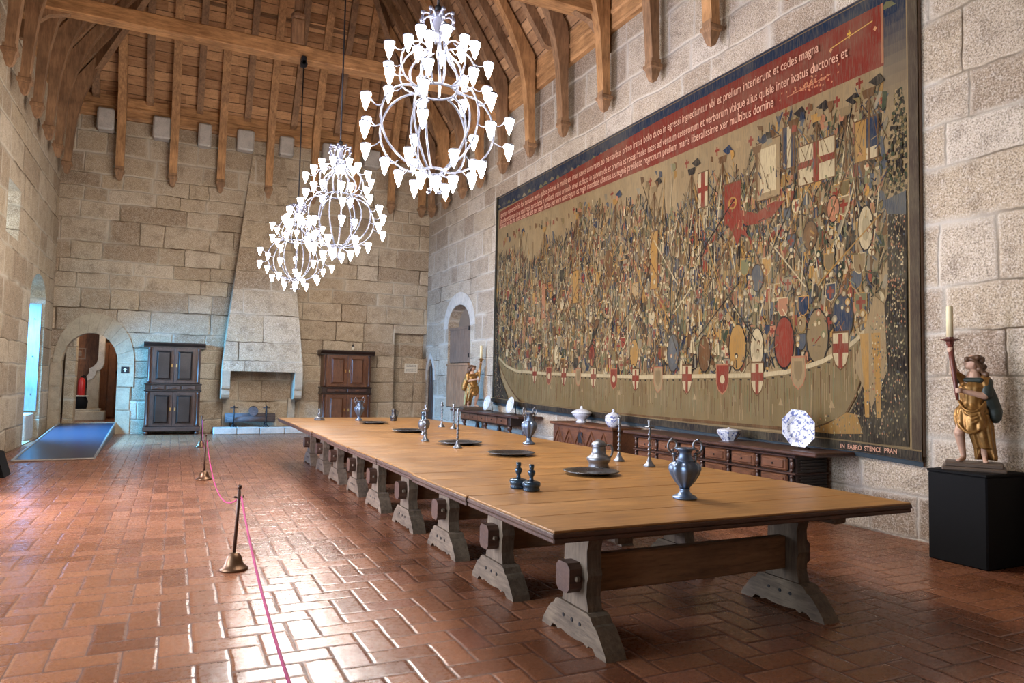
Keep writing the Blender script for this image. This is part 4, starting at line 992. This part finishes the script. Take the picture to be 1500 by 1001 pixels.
# banners
for y0, y1, z0, z1, c, k in ((5.70, 6.22, 3.93, 4.40, cream, 'cross'), (7.20, 7.50, 3.70, 4.25, redc, 'disc'), (6.52, 6.90, 3.9, 4.64, tan, 'frame'), (7.85, 8.05, 4.05, 4.55, cream, 'cross'), (5.15, 5.42, 4.0, 4.45, navy, 'split'), (6.28, 6.46, 4.2, 4.72, navy, 'stripe'), (11.4, 11.6, 3.0, 3.6, ochre, ''), (9.0, 9.16, 3.0, 3.9, ochre, ''), (12.7, 12.85, 2.8, 3.5, rose, ''), (10.3, 10.45, 3.2, 3.8, brown, ''), (4.86, 5.04, 2.98, 3.42, cream, 'cross')):
    W.rect(y0-.015, y1+.015, z0-.015, z1+.015, jit(brown)); W.rect(y0, y1, z0, z1, c); m = ((y0+y1)/2, (z0+z1)/2)
    if k == 'cross': W.rect(m[0]-.04, m[0]+.04, z0, z1, redc); W.rect(y0, y1, m[1]-.035, m[1]+.045, redc)
    if k == 'disc': W.oval(m, .08, .09, ochre, 14); W.oval(m, .055, .065, redc, 12); W.line((m[0]-.07, m[1]), (m[0]+.07, m[1]), .012, ochre)
    if k == 'frame': W.rect(y0+.06, y1-.06, z0+.08, z1-.08, jit(cream, .1))
    if k == 'split': W.rect(m[0], y1, z0, z1, ochre); W.rect(y0, m[0], z0, m[1]-.1, cream)
    if k == 'stripe': W.rect(m[0]-.03, m[0]+.03, z0, z1, cream)
W.poly([(7.2, 3.85), (6.9, 3.74), (6.65, 3.84), (6.45, 3.80), (6.62, 3.66), (6.9, 3.60), (7.1, 3.62), (7.2, 3.70)], redc); W.poly([(7.45, 3.72), (7.2, 3.72), (7.05, 3.45), (7.18, 3.52), (7.26, 3.38), (7.34, 3.55)], redc)
for i in range(1500):   # small armour details over the shields and banners
    y = R.uniform(5.1, 15.0); z = gun(y)+.03+(topz(y)-.5-gun(y))*R.random(); a = R.gauss(0, .6); h = R.uniform(.03, .13); W.line((y, z), (y+math.sin(a)*h, z+math.cos(a)*h), R.uniform(.008, .022), pick(.3))
for i in range(260):    # helmets and faces in front
    y = R.uniform(5.2, 14.8); z = gun(y)+.1+R.random()*1.6; q = R.uniform(.022, .04); W.oval((y, z), q, q*1.25, pick(.2), 8); W.oval((y, z-.01), q*.55, q*.8, jit(cream), 7)
for i in range(50):     # long lances
    y = R.uniform(5.4, 12.5); z = R.uniform(2.0, 3.4); a = R.choice([-1, 1])*R.uniform(.3, .9); L = R.uniform(.5, 1.1); W.line((y, z), (y+math.sin(a)*L, z+math.cos(a)*L), .018, jit(R.choice([ochre, dk, cream, brown])))
# masts with tops and rigging
for y, z1 in ((5.25, 4.9), (5.55, 4.8), (5.95, 4.86), (6.3, 4.9), (6.9, 4.75), (7.55, 4.8), (8.2, 4.8), (9.1, 4.75), (10.2, 4.8), (11.5, 4.8), (12.8, 4.8), (13.9, 4.85)):
    W.line((y, 4.0), (y, z1-.12), .022, jit(brown)); W.poly([(y-.06, z1-.22), (y+.06, z1-.22), (y+.085, z1-.12), (y-.085, z1-.12)], jit(R.choice([tan2, dk, brown, ochre])))
    for k in (-.22, -.12, .12, .22): W.line((y, z1-.22), (y+k, z1-.75), .007, jit(brown))
    W.cross((y+.12, z1-.02), .09, .13, jit(redc)); W.poly([(y, z1-.05), (y-.13, z1+.0), (y-.2, z1-.1), (y-.1, z1-.13)], jit(R.choice([navy, dk, rose])))
for i in range(70):
    y = R.uniform(5.3, 14.8); z = R.uniform(4.66, 4.88); W.poly([(y, z), (y+R.uniform(.03, .1), z+.02), (y+R.uniform(.02, .08), z-R.uniform(.05, .14)), (y-.01, z-.08)], pick(.2))
# hull
N_ = 70
for i in range(N_):
    a = 5.16+(14.92-5.16)*i/N_; c = 5.16+(14.92-5.16)*(i+1)/N_
    bl = lambda y: max(zbot(y)+.10, 1.0+max(0, 6.3-y)**2*.40+max(0, 5.5-y)*2.0, 1.0+max(0, y-13.2)**2*.32)
    W.poly([(a, bl(a)), (c, bl(c)), (c, gun(c)), (a, gun(a))], jit(tuple((p+q)/2 for p, q in zip(olive, tan2)), .07))
for i in range(1100):
    y = R.uniform(5.3, 14.8); lo = bl(y)+.03; hi = gun(y)-.06
    if hi-lo < .1: continue
    z = R.uniform(lo, hi); h = min(R.uniform(.1, .5), hi-z); W.line((y, z), (y+R.uniform(-.01, .01), z+h), R.uniform(.004, .012), jit(R.choice([olive, brown, tan2, tan, sage]), .2))
for y, z in ((5.75, 1.28), (6.5, 1.28), (7.3, 1.3), (8.1, 1.3), (9.0, 1.3), (10, 1.32), (11.2, 1.35), (12.4, 1.38)): W.poly([(y-.04, z), (y+.04, z), (y, z+.09)], jit(tan))
for i in range(N_):
    a = 5.16+(14.92-5.16)*i/N_; c = 5.16+(14.92-5.16)*(i+1)/N_
    W.poly([(a, gun(a)-.03), (c, gun(c)-.03), (c, gun(c)+.025), (a, gun(a)+.025)], jit(cream, .06))
    W.line(((a+c)/2-.02, gun((a+c)/2)-.055), ((a+c)/2+.02, gun((a+c)/2)-.055), .02, dk)
    W.poly([(a, bl(a)-.02), (c, bl(c)-.02), (c, bl(c)+.02), (a, bl(a)+.02)], jit(brown, .3))
for i, y in enumerate((13.1, 12.48, 11.88, 11.34, 10.82, 10.17, 9.54, 8.95, 8.27, 7.53, 6.89, 6.23, 5.63)):
    big = 1. if y < 9 else .85; z = gun(y)-.05-(0 if y > 6 else -.05); k = i % 4
    if y < 7 and y > 6.7 or k in (0, 2) or y < 6: W.shield((y, z), .20*big, .40*big, cream, brown); W.cross((y, z), .2*big, .38*big, redc)
    elif k == 1: W.shield((y, z), .22*big, .38*big, redc, rose); W.oval((y, z), .05, .06, cream, 10)
    else: W.shield((y, z), .20*big, .36*big, tan, rose); W.shield((y, z+.02), .12*big, .24*big, tan2)
# flowery dark ground: right strip and lower corners
W.poly([(4.82, .93), (5.15, .93), (5.9, .94), (6.3, .96), (6.0, 1.03), (5.7, 1.12), (5.5, 1.25), (5.36, 1.5), (5.22, 1.95), (5.04, 2.5), (5.03, 3.35), (4.82, 3.4)], dk)
W.poly([(14.3, 1.06), (15.1, 1.1), (15.14, 3.3), (15.04, 3.2), (14.95, 2.0), (14.8, 1.6)], dk)
W.poly([(5.35, 1.02), (5.75, .99), (6.1, 1.0), (5.8, 1.1), (5.55, 1.24), (5.42, 1.22)], jit(tuple(v*.8 for v in ochre))); W.poly([(5.24, 1.3), (5.45, 1.75), (5.2, 2.5), (5.08, 2.4), (5.05, 1.7)], jit(tan))
for sy in (5.18, 5.32): W.poly([(sy-.05, 2.1), (sy+.06, 2.1), (sy+.02, 1.65), (sy+.0, 1.2), (sy-.05, 1.2)], jit(ochre, .1))
for i in range(1000):
    if R.random() < .72:
        z = .98+2.4*R.random()**1.3; y = R.uniform(4.84, 5.04 if z > 2.3 else (5.25 if z > 1.5 else (5.45 if z > 1.2 else 6.1)))
    else: y = R.uniform(14.6, 15.12); z = 1.15+R.random()**1.5*2.0; y = y if z < 1.7 else R.uniform(15.0, 15.13)
    c = jit(R.choice([olive, tan, cream, sage, rose, slate]), .3); W.poly([(y-.007, z), (y, z+.020), (y+.009, z+.005), (y+.003, z-.010)], c)
for i in range(420):   # leafy bush in the upper right
    z = R.uniform(3.5, 4.65); wd = .02+.13*min(1, (4.7-z)*1.3); y = 4.90+R.uniform(-1, 1)*wd; y = max(y, 4.82); W.oval((y, z), .016, .022, jit(R.choice([olive, dk, green, tan, dk])), 6)
W.poly([(4.82, 3.3), (5.04, 3.35), (5.06, 3.5), (4.82, 3.55)], slate)
# top border, red inscription band
W.rect(4.80, YL, 5.52, ZT, navy)
for i in range(40):
    y = 5.0+i*.26+R.uniform(-.05, .05); z = 5.60+R.uniform(-.02, .04); W.poly([(y-.09, z-.04), (y-.03, z+.02), (y+.03, z+.04), (y+.10, z-.04)], jit(R.choice([slate, sage, grey]), .15))
bandtop = lambda y: 5.66-(max(0, y-9)*.032); bandbot = lambda y: 4.97+max(0, y-9)*.017
for i in range(40):
    a = 5.07+(15.08-5.07)*i/40; c = 5.07+(15.08-5.07)*(i+1)/40; W.poly([(a, bandbot(a)), (c, bandbot(c)), (c, bandtop(c)), (a, bandtop(a))], jit(redb, .05))
W.rect(5.07, 5.10, 5.0, 5.66, jit(rose, .1)); W.rect(4.8, YL, 5.80, 5.812, tan2)
# outer borders
W.rect(YR_, 4.80, .80, ZT, srgb(78, 68, 62)); W.rect(4.785, 4.80, .9, ZT, tan); W.rect(15.14, YL, 1.03, ZT, srgb(40, 40, 40))
for a, c in zip(ysamp, ysamp[1:]):
    W.poly([(a, zbot(a)+.005), (c, zbot(c)+.005), (c, zbot(c)+.10), (a, zbot(a)+.10)], srgb(44, 42, 46)); W.poly([(a, zbot(a)+.10), (c, zbot(c)+.10), (c, zbot(c)+.115), (a, zbot(a)+.115)], jit(tan2, .1))
# flourishes in the band
for i in range(60):
    y = 6.05+R.gauss(0, .22); z = 5.12+R.gauss(0, .04); W.oval((y, z), .012, .014, srgb(190, 130, 100), 6)
W.line((5.75, 5.14), (6.4, 5.10), .01, srgb(190, 130, 100)); W.line((5.2, 5.52), (5.75, 5.44), .012, srgb(214, 170, 90)); W.cross((5.5, 5.5), .05, .1, srgb(214, 170, 60))
for y in (5.75, 5.17): W.poly([(y-.025, 5.42), (y, 5.45), (y+.025, 5.42), (y, 5.39)], srgb(200, 150, 110))
tp = W.b.build('wall_tapestry', M['tap'])
tag(tp, 'huge figured tapestry with a red lettered band hanging on the right wall', 'tapestry')
# lining seen under the hem and the cloth thickness
b = MB()
for a, c in zip(ysamp, ysamp[1:]):
    b.add([(TXP-.001, a, zbot(a)-.05), (TXP-.001, c, zbot(c)-.05), (TXP-.001, c, zbot(c)+.01), (TXP-.001, a, zbot(a)+.01)], [(0, 1, 2, 3)])
b.build('lining', M['blue_hem'], tp)
b = MB(); b.box(TXP, XR-.004, YR_, YR_+.01, .84, ZT); b.box(TXP, XR-.004, YL-.01, YL, 1.1, ZT); b.box(TXP-.004, XR-.004, YR_, YL, ZT-.01, ZT+.008); b.build('batten', M['sign_grey'], tp)
def text_mesh(body, size, y0, z, width, name, mat, slope=0.):
    """lettering reading towards decreasing y on the tapestry face, fitted to a width"""
    cu = bpy.data.curves.new('letters', 'FONT'); cu.body = body; cu.size = size; cu.fill_mode = 'FRONT'; cu.offset = .001
    ob = bpy.data.objects.new('letters', cu); COL.objects.link(ob); bpy.context.view_layer.update()
    me = bpy.data.meshes.new_from_object(ob.evaluated_get(bpy.context.evaluated_depsgraph_get())); COL.objects.unlink(ob); bpy.data.objects.remove(ob)
    xs = [v.co.x for v in me.vertices]; k = width/(max(xs)-min(xs)); x0 = min(xs)
    for v in me.vertices:
        u = (v.co.x-x0)*k; v.co = Vector((TXP-.0045-W.mx*.00012, y0-u, z+v.co.y+slope*u))
    me.name = name; me.materials.clear(); me.materials.append(mat); o = bpy.data.objects.new(name, me); COL.objects.link(o); o.parent = tp; return o
l1 = 'quorum numero in his hoc tumulum terris quibus prius et in multis est inter naves cum rates ab eis navibus primo iratus bello duce in egressi ingrediuntur vbi et prelium interierunt et cedes magna'
l2 = 'in urbe et domum in et apud regis partis factis e prelibatis manu oriundis ce et ut facto in parvum de et premia et rosas frades rates ad ventum ceterorum et verborum vbique alius quisle inter ixatus ductores et'
l3 = 'fuimus vir de lito iusti cuius rex est nec regni factus per vera rate regum et regis mandatis chamus us regnis prelibato regrorum prelium maris liberalissime xer multibus domine'
text_mesh(l1, .175, 14.95, 5.36-.06, 9.05, 'inscription', M['text_cream'], .018)
text_mesh(l2, .175, 14.95, 5.215-.06, 9.45, 'inscription', M['text_cream'], .009)
text_mesh(l3, .175, 14.95, 5.06-.01, 8.35, 'inscription', M['text_cream'], .0)
text_mesh('IN  FABRO  STENCE  PRAN', .07, 5.62, .845, .68, 'hem_lettering', M['text_cream'])
# ------------------------------------------------------------------ statues and pedestal
t = thing('black_pedestal', 'plain black box pedestal under the nearest statue, right edge of the photo', 'pedestal', (6.48, 4.01, 0))
MB().cham(-.28, .28, -.26, .26, 0, .775, .012).build('cover', M['black'], t); MB().cham(-.285, .285, -.265, .265, .775, .80, .006).build('top', M['black'], t)
def seg(b, a, c, ra, rc, n=12):
    b.tube([Vector(a), Vector(a).lerp(Vector(c), .5), Vector(c)], [ra, (ra+rc)/2*1.04, rc], n); b.ball(a, ra, n); b.ball(c, rc, n)
def remesh(o, vox=.008, sm=6):
    m = o.modifiers.new('remesh', 'REMESH'); m.mode = 'VOXEL'; m.voxel_size = vox; m.use_smooth_shade = True
    m = o.modifiers.new('smooth', 'SMOOTH'); m.factor = .5; m.iterations = sm
def statue(label, loc, rz, mats, mirror=False):
    t = thing('candle_bearer_statue', label, 'statue', loc, rz)
    g = MB().cham(-.24, .24, -.17, .17, 0, .035, .01); g.cham(-.22, .22, -.15, .15, .03, .075, .012); g.build('plinth', M['plinth'], t)
    # body: one continuous figure (x right, y away from viewer, z up)
    b = MB()
    b.ball((.0, 0, .955), .062, 16, (.88, 1.0, 1.12)); b.ball((-.028, -.018, .925), .030, 10, (1, .9, 1))
    seg(b, (.01, .01, .92), (.015, .01, .84), .034, .040)
    b.ball((.01, 0, .77), .085, 14, (1.15, .78, 1)); b.ball((.0, 0, .68), .075, 14, (1.05, .8, 1.1)); b.ball((-.005, .0, .56), .082, 14, (1.1, .85, 1)); b.ball((-.01, 0, .50), .080, 14, (1.1, .85, .9))
    seg(b, (.01, 0, .84), (.005, 0, .70), .055, .07)
    seg(b, (-.085, 0, .815), (-.135, -.02, .865), .036, .031); seg(b, (-.135, -.02, .865), (-.158, -.045, 1.04), .030, .019)       # raised arm
    seg(b, (.10, .0, .79), (.09, -.05, .66), .037, .031); seg(b, (.09, -.05, .66), (-.07, -.10, .70), .031, .020)                  # lower arm across the body
    seg(b, (-.045, 0, .47), (-.105, -.05, .33), .058, .042); seg(b, (-.105, -.05, .33), (-.075, .01, .12), .042, .022)            # bare leg
    b.ball((-.105, -.055, .33), .042, 12); b.ball((-.092, .0, .235), .036, 12, (1, 1.1, 1.5))
    seg(b, (-.075, .005, .105), (-.10, -.055, .090), .022, .018); b.ball((-.112, -.07, .086), .020, 10, (1.2, 1.1, .7))
    seg(b, (.045, 0, .47), (.065, -.03, .29), .060, .044); seg(b, (.065, -.03, .29), (.085, .0, .12), .044, .023)
    seg(b, (.085, .0, .105), (.088, -.065, .092), .022, .018); b.ball((.09, -.08, .086), .020, 10, (1.2, 1.1, .7))
    # face: nose, brow, chin, lips, ear
    b.ball((-.060, -.018, .955), .011, 8, (1.3, .8, 1.3)); b.ball((-.048, -.02, .912), .014, 8); b.ball((-.052, -.02, .985), .014, 8, (1, 1.6, .6)); b.ball((-.054, -.02, .932), .009, 8, (1, 1.3, .6)); b.ball((.012, -.058, .95), .012, 8, (.9, .5, 1.4))
    # hands: palm, four fingers of different length and a thumb closing on the shaft
    for (cx_, cy_, cz, dr) in ((-.158, -.052, 1.07, 1), (-.100, -.105, .705, -1)):
        b.ball((cx_+.012, cy_+.004, cz), .022, 10, (.9, .8, 1.15))
        for i, L in enumerate((.026, .030, .028, .022)):
            z = cz+.020-i*.0125; b.tube(smooth_path([(cx_+.020, cy_-.002, z), (cx_+.012, cy_-.026, z), (cx_-.008, cy_-.032, z-.001), (cx_-.008-L*.5, cy_-.024, z-.002), (cx_-.01-L*.55, cy_-.008, z-.002)], 2), .0062, 6)
        b.tube(smooth_path([(cx_+.016, cy_+.010, cz+.004), (cx_+.006, cy_+.022, cz+.020), (cx_-.012, cy_+.020, cz+.026)], 2), .0072, 6)
    bo = b.build('body', M[mats[0]], t); remesh(bo, .006, 3)
    e = MB(); e.ball((-.0535, -.038, .965), .0055, 8); e.ball((-.058, .0, .965), .0055, 8); e.build('eyes', M['hair'], t)
    # tunic and skirt: radial folds
    b = MB(); n = 56
    rings_ = [(.80, .01, 0, .070, .055), (.74, .005, 0, .112, .085), (.68, .0, 0, .104, .082), (.60, -.005, 0, .090, .074), (.58, -.005, 0, .095, .08), (.54, -.01, -.005, .118, .098), (.48, -.01, -.01, .128, .105), (.42, -.005, -.015, .132, .108), (.36, .0, -.02, .130, .105)]
    vs = []
    def rad(a, k, depth): return 1+depth*math.sin(a*9+k*1.3)+depth*.5*math.sin(a*17-k)
    for k, (z, cx_, cy_, rx, ry) in enumerate(rings_):
        dp = .03 if k < 4 else .07
        for i in range(n):
            a = 2*PI*i/n; r_ = rad(a, k*.5, dp); vs.append((cx_+rx*r_*math.cos(a), cy_+ry*r_*math.sin(a), z-(.03*math.sin(a*3+1) if k > 6 else 0)))
    fs = [(k*n+i, k*n+(i+1) % n, (k+1)*n+(i+1) % n, (k+1)*n+i) for k in range(len(rings_)-1) for i in range(n)]
    fs += [tuple(range(n)), tuple(range((len(rings_)-1)*n, len(rings_)*n))[::-1]]
    b.add(vs, fs, smooth=True)
    # long drape falling over the standing leg
    vs = []; R2 = [(.50, .03, .0, .095, .095), (.40, .045, -.005, .10, .095), (.30, .065, -.01, .088, .082), (.20, .085, -.005, .078, .070), (.12, .095, .0, .080, .068), (.095, .095, .005, .078, .06)]
    for k, (z, cx_, cy_, rx, ry) in enumerate(R2):
        for i in range(n):
            a = 2*PI*i/n; r_ = 1+.10*math.sin(a*8+k*.5)+.05*math.sin(a*13)
            zz = z+(.10 if (k > 3 and -2.6 < (a if a < PI else a-2*PI) < -1.0) else 0)*(1 if k > 3 else 0)
            vs.append((cx_+rx*r_*math.cos(a), cy_+ry*r_*math.sin(a), zz))
    b.add(vs, [(k*n+i, k*n+(i+1) % n, (k+1)*n+(i+1) % n, (k+1)*n+i) for k in range(len(R2)-1) for i in range(n)]+[tuple(range(n)), tuple(range((len(R2)-1)*n, len(R2)*n))[::-1]], smooth=True)
    for s_ in range(4):   # swagged folds at the waist
        b.tube(smooth_path([(-.11+s_*.02, -.03, .62-s_*.03), (-.06+s_*.01, -.105, .54-s_*.035), (.03, -.115, .53-s_*.03), (.10, -.05, .62-s_*.02)], 4), [.010]*13, 7)
    b.tube(smooth_path([(-.12, -.02, .50), (-.10, -.10, .40), (-.02, -.125, .33), (.07, -.10, .40), (.05, -.115, .52)], 4), .012, 7)
    seg(b, (-.075, .0, .80), (-.125, -.015, .845), .046, .040); seg(b, (.09, 0, .80), (.10, -.02, .74), .052, .046)
    so = b.build('tunic', M[mats[1]], t); remesh(so, .006, 2)
    b = MB(); seg(b, (.105, .0, .78), (.10, -.03, .68), .052, .05); seg(b, (.10, .03, .74), (.15, .05, .52), .055, .075); b.ball((.165, .02, .50), .062, 12, (.9, .9, 1.3)); b.ball((.12, .05, .60), .07, 12, (.8, .8, 1.5))
    seg(b, (-.05, -.045, .80), (.06, -.055, .80), .022, .024); seg(b, (-.115, -.01, .80), (-.13, .0, .87), .038, .036)
    co = b.build('cloak', M[mats[2]], t); remesh(co, .007, 2)
    b = MB()
    for k in range(26):
        a = -.9+k*.13*2; q = k/26
        p0 = Vector((.005+.045*math.cos(a*2.1), .05*math.sin(a*3.3), 1.005-.02*abs(math.sin(a)))); b.ball(p0, .026, 8)
    for k in range(16):
        z = 1.0-k*.0115; b.ball((.045+.030*math.sin(k*1.1)+k*.0022, .025*math.cos(k*1.7), z), .027, 8)
    b.tube(smooth_path([(-.04, -.03, .995), (0, -.062, .985), (.04, -.055, .95), (.065, -.035, .90), (.085, -.02, .85)], 4), [.016]*17, 8)
    ho = b.build('hair', M['hair'] if mats[1] != 'goldx' else M['gold'], t); remesh(ho, .006, 1)
    # torch and candle
    b = MB(); P0, P1 = Vector((-.112, -.115, .62)), Vector((-.165, -.055, 1.13)); b.tube([P0, P0.lerp(P1, .15), P0.lerp(P1, .5), P1], [.012, .017, .019, .027], 12)
    MT = Matrix.Translation(P1); b.lathe([(.026, -.02), (.034, .0), (.030, .012), (.050, .022), (.075, .030), (.077, .036), (.045, .040), (.03, .045), (.03, .055)], 8, M4=MT, smooth=False)
    b.build('torch', M[mats[3]], t)
    MB().lathe([(.028, .05), (.027, .33), (.020, .34), (.003, .342)], 16, M4=MT).build('candle', M['wax'], t)
    return t
s1 = statue('nearest painted and gilded statue of a youth holding a candle torch, on the black pedestal', (6.45, 4.01, .80), -1.02, ('skin', 'gold', 'green', 'torch'))
s2 = statue('far small gilded statue holding a candle, left of the tapestry on the dark side table', (6.47, 15.9, .81), -.15, ('skin', 'gold', 'gold', 'gold'))
s2.scale = (-1.15, 1.15, 1.05)
# ------------------------------------------------------------------ light
def area(name, loc, rot, sx, sy, power, col):
    l = bpy.data.lights.new(name, 'AREA'); l.shape = 'RECTANGLE'; l.size = sx; l.size_y = sy; l.energy = power; l.color = col
    o = bpy.data.objects.new(name, l); o.location = loc; o.rotation_euler = rot; COL.objects.link(o); return o
SKY = (.72, .84, 1.0)
KW = 1.0
for i, (a, b_) in enumerate(offw):
    area('daylight_window_%d' % i, (XL-.95, (a+b_)/2, 2.0), (0, -PI/2, 0), 3.5, b_-a, [70, 400, 900][i]*KW, [SKY, SKY, (.74, .76, 1.)][i])
lo_ = area('daylight_tall_opening', (XL-.80, 18.25, 2.75), (0, -.95, 0), .9, 1.6, 680*KW, (.10, .46, 1.0)); lo_.data.spread = 1.9
area('daylight_small_window', (XL-.95, 15.3, 4.4), (0, -PI/2, 0), .9, 1.0, 20*KW, (.6, .8, 1.0))
pl = bpy.data.lights.new('lobby_fill', 'POINT'); pl.energy = 60; pl.color = (1, .78, .55); pl.shadow_soft_size = .1  # unseen fill light, added to brighten the lobby
o = bpy.data.objects.new('lobby_fill', pl); o.location = (-1.2, 21.3, 3.2); COL.objects.link(o)
w = bpy.data.worlds.new('World'); S.world = w; w.use_nodes = True
bg = w.node_tree.nodes['Background']; bg.inputs[0].default_value = (.62, .80, 1.0, 1); bg.inputs[1].default_value = 1.5
# ------------------------------------------------------------------ camera
cam = bpy.data.cameras.new('Camera'); co = bpy.data.objects.new('Camera', cam); COL.objects.link(co); S.camera = co
cam.sensor_width = 36; cam.lens = 1044.5/1500*36; cam.clip_end = 200
yaw, pitch, roll = .4409, .0565, .0207
f = Vector((math.sin(yaw)*math.cos(pitch), math.cos(yaw)*math.cos(pitch), math.sin(pitch))); r = Vector((math.cos(yaw), -math.sin(yaw), 0)); u = r.cross(f)
r2 = math.cos(roll)*r+math.sin(roll)*u; u2 = -math.sin(roll)*r+math.cos(roll)*u
co.matrix_world = Matrix(((r2.x, u2.x, -f.x, 0), (r2.y, u2.y, -f.y, 0), (r2.z, u2.z, -f.z, 1.5), (0, 0, 0, 1)))
vs_ = S.view_settings; S.display_settings.display_device = 'sRGB'; vs_.view_transform = 'Standard'; vs_.look = 'None'; vs_.gamma = 1; vs_.use_curve_mapping = False; vs_.exposure = .3
